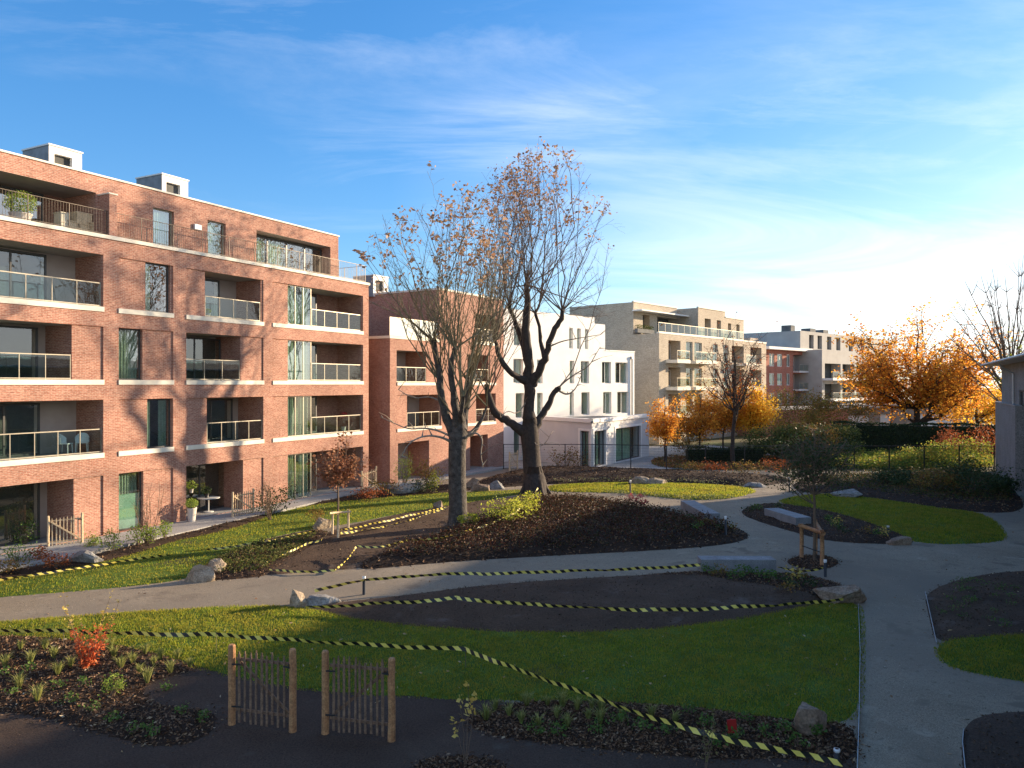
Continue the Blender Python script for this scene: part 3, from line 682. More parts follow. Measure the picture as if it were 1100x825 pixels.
relief(tmp, qb1, qb2, 12.3, zB-.75, [(GF.s(782, .8), GF.s(785.5, .8), 12.45, 14.6, .8, 1, 0, 0), (GF.s(791, .8), GF.s(794.5, .8), 12.45, 14.6, .8, 1, 0, 0)]); shell(tmp, qb1, qb2, 0, 8, 12.3, zB-.75, 0, 2)
off = len(mb.v); mb.v += [(x, y+.8, z) for x, y, z in tmp.v]; mb.f += [tuple(i+off for i in f) for f in tmp.f]; mb.m += tmp.m
mb.build('wall', [BRICKG, ROOMDARK, ROOF, PLASTER, BRICKR], gb)
MB().box(-.05, pA1+2, 3.22, 3.5, zA, zA+.15).box(qb0-.05, qb1, .72, 1.0, zB, zB+.15).box(qb1+.003, qb2+.05, .72, 1.0, zB-.75, zB-.6).build('coping', STONE, gb)
MB().box(-.04, GE+.04, -.05, .3, 12.3, 12.48).build('ledge', STONE, gb)
balustrade(gb, S(709), S(800), 12.48, .2, 1.1, 1.5)
MB().box(GF.s(688, 2.2), GF.s(742, 2.2), 2.0, 3.28, 14.95, 15.1).build('awning', WHITE, gb)
for z in fl:
    for a, c, d, m in cols:
        if d < 1: win(gb, S(a)+.01, S(c)-.01, z+.16, z+2.34, .15, 1, FRAMEW, GLASS, 'window', .08, [(.0, .5)])
        else: win(gb, S(a)+.3, S(c)-.1, z+.2, z+2.1, d-.15, 2, FRAMEW, GLASS, 'glass_door', .1, [(.1, .5)], False)
for z in fl[1:]:
    for a, c in ((727, 741), (747, 770), (801, 812)):
        sa, sc = GF.s(a, -1.4), GF.s(c, -1.4)
        MB().box(sa, sc, -1.5, -.002, z-.25, z+.1).build('balcony_slab', STONE, gb)
        balustrade(gb, sa+.05, sc-.05, z+.1, -1.42, 1.05, 1.4, METAL, GLASSR)
MB().box(GF.s(806, 5), GF.s(815, 5), 5, 6.5, 12.3, 13.6).build('chimney', BRICKG, gb)

# ---- buildings farther back
RF = Fac(at(822, 400, 112)[:2], 46)
rb = empty('apartment_building', (*RF.P0, 0), 'small red brick block with a white flat roof edge behind the beige apartments', 'building', RF.rz, 'apartment buildings round the garden')
S = RF.s; RE = S(866); zt = RF.z(860, 377)
wn = [(S(826.5), S(832)), (S(835), S(840.5)), (S(845), S(848.5))]
zz = [(3.6, 5.4), (6.5, 8.3), (9.3, 11.2)]
mb = MB(); relief(mb, 0, RE, 0, zt, [(a, c, *z, .5, 1, 0, 0) for a, c in wn for z in zz]+[(S(852), S(866)-.3, z0-.6, z1, 1.2, 3, 0, 0) for z0, z1 in zz]); shell(mb, 0, RE, 0, 12, 0, zt, 0, 2)
mb.build('wall', [BRICKR, ROOMDARK, ROOF, PLASTER], rb)
MB().box(-.5, RE+.4, -.9, 12, zt, zt+.4).build('roof', WHITE, rb)
for a, c in wn:
    for z in zz: win(rb, a, c, *z, .08, 2, FRAMEW, GLASSR, 'window', .1, [(0, .9)])
for z0, z1 in zz:
    MB().box(S(852), S(866)-.1, -1.0, -.002, z0-.85, z0-.6).build('balcony_slab', WHITEG, rb); balustrade(rb, S(852)+.05, S(866)-.15, z0-.6, -.95, 1.0, 1.3, METAL, GLASSR)
XF = Fac(at(883, 400, 118)[:2], 46)
xb = empty('apartment_building', (*XF.P0, 0), 'pale grey apartment block with long terraces left of the orange tree', 'building', XF.rz, 'apartment buildings round the garden')
S = XF.s; zt = XF.z(884, 375)
nL = 10
xs_ = [(S(886), S(903), 1.5), (S(905), S(918), 1.5), (S(920), S(935), 1.5)]
mb = MB(); relief(mb, 0, 45, 0, zt, [(a, c, z, z+2.3, d, 1, 0, 0) for a, c, d in xs_ for z in (1, 4.4, 7.6)]); shell(mb, 0, 45, 0, 14, 0, zt, 0, 2)
GREYB = plain('grey_painted_concrete', (.36, .34, .31), (.42, .40, .36), .8, .85); TAUPE = plain('taupe_render', (.19, .16, .14), (.24, .21, .18), .8, .9)
mb.build('wall', [GREYB, ROOMDARK, ROOF], xb)
zp_ = XF.z(858, 356, 4)
tmp = MB(); relief(tmp, -2, 38, zt, zp_, [(a, a+1.6, zt+.3, zp_-.5, .5, 1, 0, 0) for a in (1, 4, 7.5, 11, 16, 21)]); shell(tmp, -2, 38, 0, 15, zt, zp_, 0, 2); tmp.v = [(x, y+2.5, z) for x, y, z in tmp.v]
tmp.build('penthouse', [GREYB, ROOMDARK, ROOF], xb)
for a, y, w in ((-1.5, 14, 2.5), (0, 5, 1.4), (9, 6, 2), (14, 6, 2)): MB().box(a, a+w, y, y+1.6, zp_, zp_+1.1).build('chimney', ROOF, xb)
for z in (4.4, 7.6):
    MB().box(.3, 34, -1.6, -.002, z-.35, z).build('balcony_slab', WHITE, xb); balustrade(xb, .4, 33.9, z, -1.5, 1.0, 2.5, METAL, GLASSR)
# low annexes behind the hedge
def annex(px, py0, d0, w, dp, h, deg, lab, mats, door=False, fascia=True):
    fc = Fac(at(px, py0, d0)[:2], deg)
    r = empty('garage', (*fc.P0, 0), lab, 'outbuilding', fc.rz, 'low outbuildings behind the hedge')
    g = MB(); relief(g, 0, w, 0, h, [(w*.1, w*.35, .1, 2.2, .25, 1, 0, 0), (w*.55, w*.85, .1, 2.2, .25, 1, 0, 0)] if door else []); shell(g, 0, w, 0, dp, 0, h, 0, 2)
    g.build('wall', mats, r)
    if fascia: MB().box(-.2, w+.2, -.25, dp+.2, h, h+.22).build('roof', plain('grey_roof_edge', (.24, .23, .22), (.3, .29, .28)), r)
    if door:
        for a, c in ((.1, .35), (.55, .85)): MB().box(w*a, w*c, .12, .2, .12, 2.19).build('garage_door', plain('door_white', (.55, .56, .56)), r)
annex(822, 430, 96, 16, 8, 3.4, 60, 'low dark brick outbuilding below the small red block', [BRICKR, ROOMDARK, ROOF], False, False)
annex(862, 440, 104, 16, 8, 3.2, 62, 'long flat-roofed garage with a pale roof edge left of the orange tree', [TAUPE, ROOMDARK, ROOF], True)
annex(905, 440, 112, 26, 9, 3.4, 70, 'flat-roofed garage row behind the orange tree', [TAUPE, ROOMDARK, ROOF], True)

# ---- grey building along the right, whose shadow covers the garden
RB = (37.4, 59.5); dRB = (-.457, -.889); L = math.hypot(*dRB); dRB = (dRB[0]/L, dRB[1]/L)
ang = math.atan2(dRB[1], dRB[0])
rr = empty('garden_building', (*RB, 0), 'grey rendered two-storey building with a drainpipe at the right edge, in shade', 'building', ang)
RENDER = plain('grey_wall_render', (.23, .205, .18), (.29, .26, .235), .8, .9, bump=(30, .15), fine=12)
HU = 8.1
mb = MB()
# local: x runs towards the camera, +y (left normal) points to the garden side, so the wall faces -n: use mirrored relief
def reliefm(mb, x0, x1, z0, z1, holes, y=0):
    t = MB(); relief(t, x0, x1, z0, z1, holes); off = len(mb.v)
    mb.v += [(x, y+yy, z) for x, yy, z in t.v]; mb.f += [tuple(i+off for i in f) for f in t.f]; mb.m += t.m
# door opening seen at the right edge of the photo
def sR(px, b=0):
    k = (px-CX)/F; n = (-dRB[1], dRB[0]); X = RB[0]+b*n[0]; Y = RB[1]+b*n[1]
    return (k*Y-X)/(dRB[0]-k*dRB[1])
yu = .35; u0, u1 = sR(1076, yu), 66.0; d0 = sR(1094.5, yu)
reliefm(mb, u0, u1, 0, HU, [(d0, d0+2.6, .15, 6.3, .25, 1, 0, 0)]+[(x, x+1.4, z, z+1.6, .2, 1, 0, 0) for x in (22, 28, 34, 40, 46, 52, 58) for z in (1, 4.6)], yu)
t = MB(); shell(t, u0, u1, yu, 13, 0, HU, 0, 2, 'lbr'); off = len(mb.v); mb.v += t.v; mb.f += [tuple(i+off for i in f) for f in t.f]; mb.m += t.m
mb.box(0, 12.4, 0, 9, -.0, 5.3); mb.box(-.0, u0-.001, .001, 9, 5.3, 5.301)
mb.build('wall', [RENDER, ROOMDARK, ROOF], rr)
MB().box(-.05, 12.42, -.05, yu-.002, 5.303, 5.36).build('wall_cap', EDGE, rr)
g = MB(); e0, e1, ee = u0-1.9, u1+.8, 1.1; ya, yb = yu-ee, 13.9; ym = (ya+yb)/2
g.quad((e0, ya, HU), (e1, ya, HU), (e1, ya, HU+.16), (e0, ya, HU+.16)); g.quad((e0, ya, HU), (e0, yb, HU), (e1, yb, HU), (e1, ya, HU))
g.quad((e0, yb, HU), (e0, ya, HU), (e0, ya, HU+.16), (e0, yb, HU+.16)); g.quad((e1, ya, HU), (e1, yb, HU), (e1, yb, HU+.16), (e1, ya, HU+.16)); g.quad((e1, yb, HU), (e0, yb, HU), (e0, yb, HU+.16), (e1, yb, HU+.16))
z1, z2 = HU+.16, HU+1.1
g.quad((e0, ya, z1), (e1, ya, z1), (e1-6, ym, z2), (e0+6, ym, z2), 1); g.quad((e1, yb, z1), (e0, yb, z1), (e0+6, ym, z2), (e1-6, ym, z2), 1)
g.poly([(e0, yb, z1), (e0, ya, z1), (e0+6, ym, z2)], 1); g.poly([(e1, ya, z1), (e1, yb, z1), (e1-6, ym, z2)], 1)
g.build('roof', [FRAMEW, plain('slate', (.06, .06, .065), (.1, .1, .105), 4, .7, bump=(12, .3))], rr)
xp = sR(1091.5, yu)
MB().tube([(xp, -.62, HU-.02), (xp, -.5, HU-.25), (xp, yu-.16, HU-.7), (xp, yu-.14, .2)], .075, 8).tube([(e0, ya-.07, HU+.08), (e1, ya-.07, HU+.08)], .09, 8).build('drainpipe', plain('pale_zinc', (.42, .41, .39), (.5, .49, .47), 4, .45, .4), rr)
win(rr, d0+.003, d0+2.597, .153, 6.29, yu+.08, 3, FRAME, GLASSD, 'window', .08)
for x in (22, 28, 34, 40, 46, 52, 58):
    for z in (1, 4.6): win(rr, x+.003, x+1.397, z+.003, z+1.597, yu+.06, 2, FRAMEW, GLASSD, 'window', .06)
# ------------------------------------------------------------------ trees
def curve(p0, p1, sag, n=6, jit=0):
    p0, p1 = Vector(p0), Vector(p1); out = []
    L = (p1-p0).length
    for i in range(n+1):
        t = i/n; p = p0.lerp(p1, t) + Vector(sag)*(4*t*(1-t))
        if 0 < i: p += Vector((random.gauss(0, jit), random.gauss(0, jit), random.gauss(0, jit)))*L
        out.append(p)
    return out
def radii(r0, r1, n): return [r0+(r1-r0)*(i/n)**.8 for i in range(n+1)]
def leafcloud(pts, n_each, spread, size, seedv=None, flat=.6):
    """quads (pointed leaves) scattered about twig points"""
    P = np.array(pts, float); C = np.repeat(P, n_each, 0) + rng.normal(0, 1, (len(P)*n_each, 3))*np.array(spread)
    m = len(C); A = rng.normal(0, 1, (m, 3)); A[:, 2] *= flat; A /= np.linalg.norm(A, axis=1)[:, None]
    B = np.cross(A, rng.normal(0, 1, (m, 3))); B /= np.linalg.norm(B, axis=1)[:, None]
    L = (size*rng.uniform(.6, 1.35, m))[:, None]
    return np.stack([C-A*L*.5, C-B*L*.32, C+A*L*.5, C+B*L*.32], 1).reshape(-1, 3)

def shoots(mb, tips, start, target, r0, m=0, sub=6, leaves=None, bend=.12, n=7, lift=.2, subl=.28, sr=.35):
    """one long whip from start to target with side twigs"""
    s, t = Vector(start), Vector(target); L = (t-s).length
    side = Vector((random.gauss(0, 1), random.gauss(0, 1), 0))*L*bend*.5 + Vector((0, 0, -1))*L*random.uniform(-.02, bend)*.6
    pts = curve(s, t, side, n, .008); mb.tube(pts, radii(r0, max(.006, r0*.22), n), 5, m, False)
    tips.append(tuple(pts[-1]))
    for k in range(sub):
        f = random.uniform(.28, .97); i = min(n-1, int(f*n)); p = pts[i].lerp(pts[i+1], f*n-i); d = (pts[i+1]-pts[i]).normalized()
        o = Vector((random.gauss(0, 1), random.gauss(0, 1), random.gauss(0, .5))).normalized()
        l = L*subl*random.uniform(.4, 1.1)*(1.15-f*.6); e = p+(d*.75+o*.75+Vector((0, 0, lift))).normalized()*l
        sp = curve(p, e, Vector((0, 0, random.uniform(-.06, .1)))*l, 4, .015); rr_ = max(.005, r0*(1-f*.75)*sr*1.4)
        mb.tube(sp, radii(rr_, .005, 4), 4, m, False); tips.append(tuple(sp[-1]))
        for q in range(2 if l > .8 else 1):
            g = random.uniform(.3, .9); j = int(g*4); pp = sp[j]
            ee = pp+((sp[min(4, j+1)]-sp[max(0, j-1)]).normalized()*.7+Vector((random.gauss(0, .6), random.gauss(0, .6), random.gauss(0, .4)))).normalized()*l*.45
            mb.tube([pp, pp.lerp(ee, .5)+Vector((0, 0, .03*l)), ee], [rr_*.5, .005, .004], 3, m, False); tips.append(tuple(ee))

LEAFO = leaf('dry_plane_leaves', [(.22, .11, .07), (.33, .19, .11), (.42, .27, .17), (.48, .34, .23), (.38, .18, .09)], .35)
def PP(D0, px, py, off=0): return at(px, py, D0+off)

def bare_tree(name, label, D0, base, trunk, limbs, crown, nsh, trunk_r, shoot_mat, leafn, lsize, droop=(), cat='tree', lsc=.58):
    bx, by = base; root = empty(name, (bx, by, 0), label, cat, 0, 'tall bare trees on the mound')
    T = MB()
    rel = lambda p: Vector(p)-Vector((bx, by, 0))
    tp = [rel(p) for p, r in trunk]; T.tube(tp, [r for p, r in trunk], 18, 0)
    # root flare
    for k in range(7):
        a = k*2*math.pi/7+random.uniform(-.2, .2); r = trunk[0][1]
        z0 = tp[0].z
        T.tube([(math.cos(a)*r*.3, math.sin(a)*r*.3, z0+r*2.0), (math.cos(a)*r*.62, math.sin(a)*r*.62, z0+r*.9), (math.cos(a)*r*.85, math.sin(a)*r*.85, z0+r*.35), (math.cos(a)*r*1.3, math.sin(a)*r*1.3, z0-.12)], [r*.26, r*.3, r*.24, r*.1], 8, 0)
    nodes = []
    for lm in limbs:
        pts = [rel(p) for p, r in lm['p']]; rs = [r*(lsc if i else .8) for i, (p, r) in enumerate(lm['p'])]
        # refine
        P2, R2 = [], []
        for i in range(len(pts)-1):
            for k in range(3):
                t = k/3; P2.append(pts[i].lerp(pts[i+1], t)+Vector((random.gauss(0, 1), random.gauss(0, 1), random.gauss(0, 1)))*rs[i]*.12); R2.append((rs[i]*(1-t)+rs[i+1]*t)*random.uniform(.93, 1.08))
        P2.append(pts[-1]); R2.append(rs[-1]); T.tube(P2, R2, 12, 0)
        if lm.get('knob'):  # pollard knuckle
            for k in range(4):
                d = Vector((random.gauss(0, 1), random.gauss(0, 1), random.gauss(0, .5)))*rs[-1]*.7
                T.tube([pts[-1]+d*.2, pts[-1]+d+Vector((0, 0, rs[-1]*.7))], [rs[-1]*1.0, rs[-1]*.5], 8, 0)
        for q in lm.get('n', [len(pts)-1]): nodes.append((pts[q], lm.get('wt', 1)))
    o = T.build('trunk', [BARK if shoot_mat is BARKY else BARKD], root, True)
    B = MB(); tips = []
    ws_ = [w for _, w in nodes]
    for k in range(nsh):
        nd = random.choices(nodes, ws_)[0][0]
        cand = []
        for _ in range(4):
            c = random.choice(crown)       # (px, py, rx, ry, depth spread)
            a = random.uniform(-.4, math.pi+.4); q = 1.06*math.sqrt(random.uniform(.6, 1))
            cand.append(rel(PP(D0, c[0]+c[2]*math.cos(a)*q, c[1]-math.sin(a)*c[3]*q, random.uniform(-c[4], c[4]))))
        # aim outward from the node's own side of the crown
        tgt = min(cand, key=lambda v: abs(v.x-nd.x*3.2)+.5*abs(v.y-nd.y*1.5)) if k % 4 else cand[0]
        shoots(B, tips, nd, tgt, random.uniform(.022, .05), 0, random.randint(9, 14), subl=.25)
    for (p0, ps, r) in droop:
        pts = [rel(p) for p in ps]
        for _ in range(2):
            q_ = [pts[0]]
            for u_, v_ in zip(pts, pts[1:]): q_ += [u_.lerp(v_, .25), u_.lerp(v_, .75)]
            pts = q_+[pts[-1]]
        B.tube(pts, radii(r*.8, .012, len(pts)-1), 6, 1, False); pts = pts[::3]
        for k in range(3): tips.append(tuple(pts[-1]))
        for i in range(1, len(pts)):
            for k in range(1):
                e = pts[i]+Vector((random.gauss(0, .5), random.gauss(0, .5), random.uniform(-.3, .7))); B.tube([pts[i], pts[i].lerp(e, .5)+Vector((0, 0, .08)), e], [r*.4, .01, .006], 4, 1, False)
    B.build('branches', [shoot_mat, plain('dry_branch', (.22, .18, .135), (.32, .27, .21), 5, .85)], root)
    tips = [t for t in tips if t[2] > 5]
    random.shuffle(tips); hi = sorted(tips, key=lambda t: -t[2]+random.uniform(-5, 5))[:leafn]
    np_mesh('leaves', leafcloud(hi, 6, .15, lsize), 4, LEAFO, root)
    return root

A = 35.5; PA = lambda px, py, o=0: PP(A, px, py, o)
xa, ya = gp(492, 568)
za = gz(xa, ya)
bare_tree('bare_tree', 'nearer bare tree with a thick grey trunk and upright whips, standing on bare soil', A, (xa, ya),
  [((xa, ya, za-.1), .54), ((xa, ya, .6), .45), (PA(492, 545), .42), (PA(491, 510), .40), (PA(491, 485), .40), (PA(492, 468), .43), (PA(493, 454), .34), (PA(495, 442), .2)],
  [dict(p=[(PA(489, 470), .36), (PA(480, 450), .34), (PA(475, 430), .30), (PA(472, 408, .3), .27), (PA(471, 392, .4), .25), (PA(466, 366, .5), .21)], n=[3, 4, 5, 5], knob=1, wt=1.2),
   dict(p=[(PA(492, 462), .34), (PA(489, 440, -.4), .3), (PA(487, 420, -.6), .26), (PA(484, 395, -.8), .22), (PA(489, 374, -.9), .2)], n=[2, 3, 4, 4], knob=1, wt=1.2),
   dict(p=[(PA(495, 462), .34), (PA(499, 445, .5), .31), (PA(502, 428, .8), .25), (PA(502, 405, 1), .18)], n=[1, 2, 3], knob=1, wt=1.4),
   dict(p=[(PA(498, 468), .22), (PA(509, 463, .3), .19), (PA(517, 452, .5), .13), (PA(523, 436, .6), .08)], n=[2, 3], wt=.5),
   dict(p=[(PA(493, 455), .22), (PA(496, 440, -1), .16), (PA(498, 425, -1.3), .12)], n=[0, 1, 2], wt=1.3)],
  [(470, 300, 82, 85, 4), (475, 310, 85, 105, 4), (440, 320, 50, 60, 3), (505, 300, 52, 88, 3), (430, 330, 38, 55, 2.5), (520, 330, 40, 70, 3), (472, 305, 84, 100, 4)], 76, .5, BARKY, 240, .20,
  [(0, [PA(489, 478), PA(478, 470, -.5), PA(462, 467, -1), PA(448, 470, -1.4), PA(437, 478, -1.6), PA(430, 492, -1.7)], .1),
   (0, [PA(487, 470), PA(472, 462, .3), PA(455, 459, .5), PA(440, 461, .6), PA(425, 455, .8), PA(408, 447, 1)], .08),
   (0, [PA(497, 474), PA(503, 466, -.4), PA(513, 464, -.7), PA(519, 472, -.8), PA(516, 486, -.8), PA(519, 502, -.8)], .09),
   (0, [PA(476, 432), PA(462, 425, .3), PA(444, 428, .5), PA(428, 418, .8)], .06)])
Bd = 47.0; PB = lambda px, py, o=0: PP(Bd, px, py, o)
xb_, yb_ = gp(574, 531)
bare_tree('bare_tree', 'farther and taller bare tree with a dark forked trunk and dry orange leaves on top', Bd, (xb_, yb_),
  [((xb_, yb_, .15), .76), ((xb_, yb_, 1.0), .66), (PB(572, 505), .57), (PB(570.5, 485), .53), (PB(569, 468), .56), (PB(569, 458), .48), (PB(569, 448), .4)],
  [dict(p=[(PB(566, 466), .5), (PB(557, 459), .45), (PB(547, 452), .42), (PB(537, 447), .4), (PB(529, 438), .38), (PB(525, 425), .33), (PB(522, 412), .22)], n=[5, 6, 6], wt=.7),
   dict(p=[(PB(569, 462), .62), (PB(568, 440), .58), (PB(568, 410), .56), (PB(567, 385), .5), (PB(565, 360), .42), (PB(566, 340), .38), (PB(567, 318), .3), (PB(565, 305), .2)], n=[5, 6, 7, 7], knob=1, wt=1.3),
   dict(p=[(PB(566, 410), .34), (PB(557, 405, -.5), .32), (PB(548, 400, -1), .3), (PB(540, 390, -1.2), .28), (PB(535, 378, -1.3), .24), (PB(532, 366, -1.4), .17)], n=[4, 5, 5, 5], knob=1, wt=1.2),
   dict(p=[(PB(567, 382), .36), (PB(560, 364, .6), .3), (PB(555, 350, .9), .26), (PB(549, 335, 1.1), .22), (PB(547, 329, 1.1), .18)], n=[3, 4, 4], knob=1, wt=1.0),
   dict(p=[(PB(571, 412), .42), (PB(578, 400, -.4), .4), (PB(585, 385, -.6), .38), (PB(590, 368, -.8), .32), (PB(596, 352, -.9), .28), (PB(603, 342, -1), .25), (PB(604, 334, -1), .2)], n=[5, 6, 6, 6], knob=1, wt=1.5),
   dict(p=[(PB(585, 383), .2), (PB(581, 366, .5), .2), (PB(579, 350, .7), .18), (PB(575, 336, .9), .16), (PB(579, 328, 1), .13)], n=[3, 4, 4], knob=1, wt=1),
   dict(p=[(PB(572, 462), .42), (PB(580, 450, .3), .36), (PB(586, 440, .5), .34), (PB(591, 430, .6), .32), (PB(596, 420, .7), .28), (PB(600, 417, .7), .26)], n=[5], knob=1, wt=.3)],
  [(590, 270, 68, 108, 5), (590, 265, 64, 108, 5), (560, 275, 56, 85, 4), (605, 275, 54, 100, 4), (590, 262, 62, 98, 5), (625, 330, 34, 60, 3), (600, 320, 58, 70, 4)], 92, .7, TWIG, 360, .20,
  [(0, [PB(600, 419, .7), PB(609, 424, .8), PB(617, 419, .9), PB(622, 410, 1), PB(625, 400, 1)], .1),
   (0, [PB(598, 418, .7), PB(607, 409, .3), PB(620, 400, 0), PB(633, 393, -.3), PB(640, 380, -.5), PB(645, 372, -.6)], .08),
   (0, [PB(566, 430), PB(556, 445, -.9), PB(545, 440, -1.3), PB(538, 448, -1.5)], .06),
   (0, [PB(590, 372, -.8), PB(603, 366, -1.5), PB(620, 363, -2), PB(645, 359, -2.4)], .07),
   (0, [PB(571, 470), PB(578, 480, -.9), PB(586, 476, -1.1), PB(592, 465, -1.2)], .05)])

def crown_tree(name, label, base, H, zc, rx, rz_, r0, mats, leafmat, limbs=9, sub=7, ln=9, lsize=.2, spread=.35, fork=.25, lean=0, group=None, ry=None, nleaf=None, up=.5, tn=9, thin=1.0, cat='tree', shape=1.0):
    """tapered trunk, limbs reaching an uneven ellipsoid (centre height zc), twigs and leaves at the twigs"""
    bx, by = base; z0 = gz(bx, by); root = empty(name, (bx, by, 0), label, cat, 0, group); ry = ry or rx
    T = MB(); f = H*fork
    tk = curve((0, 0, z0-.08), (lean*.4, 0, f), Vector((random.gauss(0, .03), random.gauss(0, .03), 0))*f, 5, .006); T.tube(tk, radii(r0, r0*.72, 5), tn, 0, False)
    T.tube([tk[0]+Vector((0, 0, -.02)), tk[0]+Vector((0, 0, r0*1.6))], [r0*1.6, r0*.96], tn, 0, False)
    cen = Vector((lean, 0, zc)); pts = []; leader = Vector((lean, 0, zc+rz_*.85))
    ld = curve(tk[-1], leader, Vector((random.gauss(0, .05), random.gauss(0, .05), 0))*H*.2, 7, .01); T.tube(ld, radii(r0*.72, .02, 7), tn-2, 0, False)
    for k in range(limbs):
        a = 2.4*k+random.uniform(-.4, .4); el = random.uniform(-.35, .95); q = random.uniform(.72, 1.05)
        e = cen+Vector((math.cos(a)*math.cos(el)*rx*q, math.sin(a)*math.cos(el)*ry*q, math.sin(el)*rz_*q))
        g = min(.95, max(0, (e.z-f)/(H-f)))*random.uniform(.2, .6); i = min(6, int(g*7)); s = ld[i]
        L = (e-s).length; lp = curve(s, e, Vector((0, 0, -.10*L)), 6, .02); rb = r0*.42*(1-g*.6); T.tube(lp, radii(rb, .015, 6), 6, 0, False)
        for m in range(sub):
            t = random.uniform(.3, 1); j = min(5, int(t*6)); p = lp[j].lerp(lp[j+1], t*6-j)
            o = Vector((random.gauss(0, 1), random.gauss(0, 1), random.gauss(up*.3, .7))).normalized(); l = L*.38*random.uniform(.5, 1.1)
            e2 = p+((lp[j+1]-lp[j]).normalized()*.6+o).normalized()*l; sp = curve(p, e2, Vector((0, 0, .05*l)), 3, .02); T.tube(sp, radii(max(.008, rb*.32), .006, 3), 4, 0, False)
            for w in (1, 2, 3): pts.append(tuple(sp[w]))
            for w in range(2):
                e3 = sp[2]+Vector((random.gauss(0, 1), random.gauss(0, 1), random.gauss(.2, .7))).normalized()*l*.5; T.tube([sp[2], sp[2].lerp(e3, .5), e3], [.01*thin, .008*thin, .005], 3, 0, False); pts.append(tuple(e3))
    T.build('trunk', mats, root, True)
    if ln: np_mesh('crown', leafcloud(pts, ln, (spread, spread, spread*.75), lsize), 4, leafmat, root)
    return root

ORANGE = leaf('orange_leaves', [(.42, .14, .03), (.60, .23, .04), (.78, .36, .05), (.88, .50, .07), (.50, .20, .04)], .6)
GOLD = leaf('golden_leaves', [(.72, .32, .03), (.88, .52, .05), (.92, .64, .08), (.62, .26, .03)], .62)
RUST = leaf('rust_leaves', [(.22, .05, .02), (.34, .09, .03), (.46, .16, .05), (.28, .07, .03)], .3)
OLIVE = leaf('olive_leaves', [(.03, .05, .018), (.055, .085, .03), (.085, .11, .045)], .25)
IVY = leaf('ivy_leaves', [(.03, .045, .012), (.06, .09, .025), (.11, .13, .035), (.22, .20, .05)], .3)
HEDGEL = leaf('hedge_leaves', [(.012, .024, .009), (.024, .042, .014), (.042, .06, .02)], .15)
YELG = leaf('yellow_green_leaves', [(.30, .34, .04), (.42, .46, .06), (.50, .46, .08)], .5)
AUTM = leaf('mixed_autumn_leaves', [(.10, .12, .03), (.22, .16, .04), (.35, .19, .05), (.16, .07, .03), (.30, .28, .06)], .35)
# the great orange tree beyond the hedge
crown_tree('orange_tree', 'big round orange-leaved tree behind the hedge at the right', at(985, 455, 92)[:2], 15.6, 8.6, 9.4, 6.9, .55, [BARKD], ORANGE, 30, 13, 11, .33, .42, .12, ry=7, group='autumn trees beyond the fence')
crown_tree('orange_tree', 'golden-orange tree low behind the big round orange tree', at(1050, 455, 104)[:2], 9.5, 5.2, 7.5, 4.2, .3, [BARKD], GOLD, 14, 9, 12, .34, .6, .15, group='autumn trees beyond the fence')
crown_tree('yellow_tree', 'thin yellow-green leaved tree at the right edge above the grey roof', at(1108, 455, 82)[:2], 14, 8.5, 2.6, 5.2, .2, [BARKD], YELG, 12, 8, 3, .22, .3, .2, group='autumn trees beyond the fence')
# small autumn trees beyond the wire fence
crown_tree('orange_tree', 'slim young orange tree right of the white extension', gp(714, 497), 6.1, 3.7, 1.25, 2.4, .11, [BARKD], ORANGE, 14, 7, 9, .17, .22, .22, group='autumn trees beyond the fence')
crown_tree('orange_tree', 'rusty orange young tree left of the thin bare tree', gp(752, 489), 6.2, 3.7, 2.1, 2.4, .1, [BARKD], ORANGE, 16, 8, 9, .18, .32, .3, group='autumn trees beyond the fence')
crown_tree('orange_tree', 'orange young tree directly behind the thin bare tree', gp(777, 486), 6.8, 4.1, 2.4, 2.6, .1, [BARKD], ORANGE, 18, 8, 11, .19, .35, .3, group='autumn trees beyond the fence')
crown_tree('orange_tree', 'bright golden young tree right of the thin bare tree', gp(806, 486), 6.4, 4.3, 2.3, 2.4, .1, [BARKD], GOLD, 18, 8, 13, .20, .35, .3, group='autumn trees beyond the fence')
crown_tree('bare_tree', 'thin bare young tree rising in front of the beige apartments', gp(788, 501), 11.2, 7.4, 2.4, 3.9, .2, [BARKD], RUST, 24, 9, 1, .15, .3, .3, group='autumn trees beyond the fence')
# tall bare tree at the right
def big_bare(name, label, base, H, spread, r0, n, group):
    bx, by = base; root = empty(name, (bx, by, 0), label, 'tree', 0, group); T = MB(); tips = []
    tk = curve((0, 0, 0), (0, 0, H*.28), (.1, 0, 0), 4); T.tube(tk, radii(r0, r0*.8, 4), 10, 0, False)
    for k in range(n):
        a = k*2.4+random.uniform(-.3, .3); q = math.sqrt((k+.5)/n); top = Vector((math.cos(a)*spread*q, math.sin(a)*spread*q*.7, H*(1-.5*q**2.5)*random.uniform(.92, 1.02)))
        s = Vector((0, 0, H*random.uniform(.16, .34))); P = curve(s, top, Vector((-top.x*.12, -top.y*.12, -.04*H)), 8, .008); r = r0*random.uniform(.32, .5); T.tube(P, radii(r, .02, 8), 6, 0, False)
        for m in range(11):
            f = random.uniform(.25, 1); i = min(7, int(f*8)); p = P[i]
            e = p+((P[i+1]-P[i]).normalized()+Vector((random.gauss(0, .6), random.gauss(0, .6), random.gauss(.15, .35)))).normalized()*H*.17*random.uniform(.4, 1)*(1.2-.6*f)
            shoots(T, tips, p, e, max(.02, r*.28), 0, 4, bend=.08, n=4, subl=.4)
    T.build('trunk', [TWIG], root); return root
big_bare('bare_tree', 'tall bare tree rising behind the grey building at the right edge', at(1086, 455, 84)[:2], 20.6, 8.5, .36, 30, 'autumn trees beyond the fence')
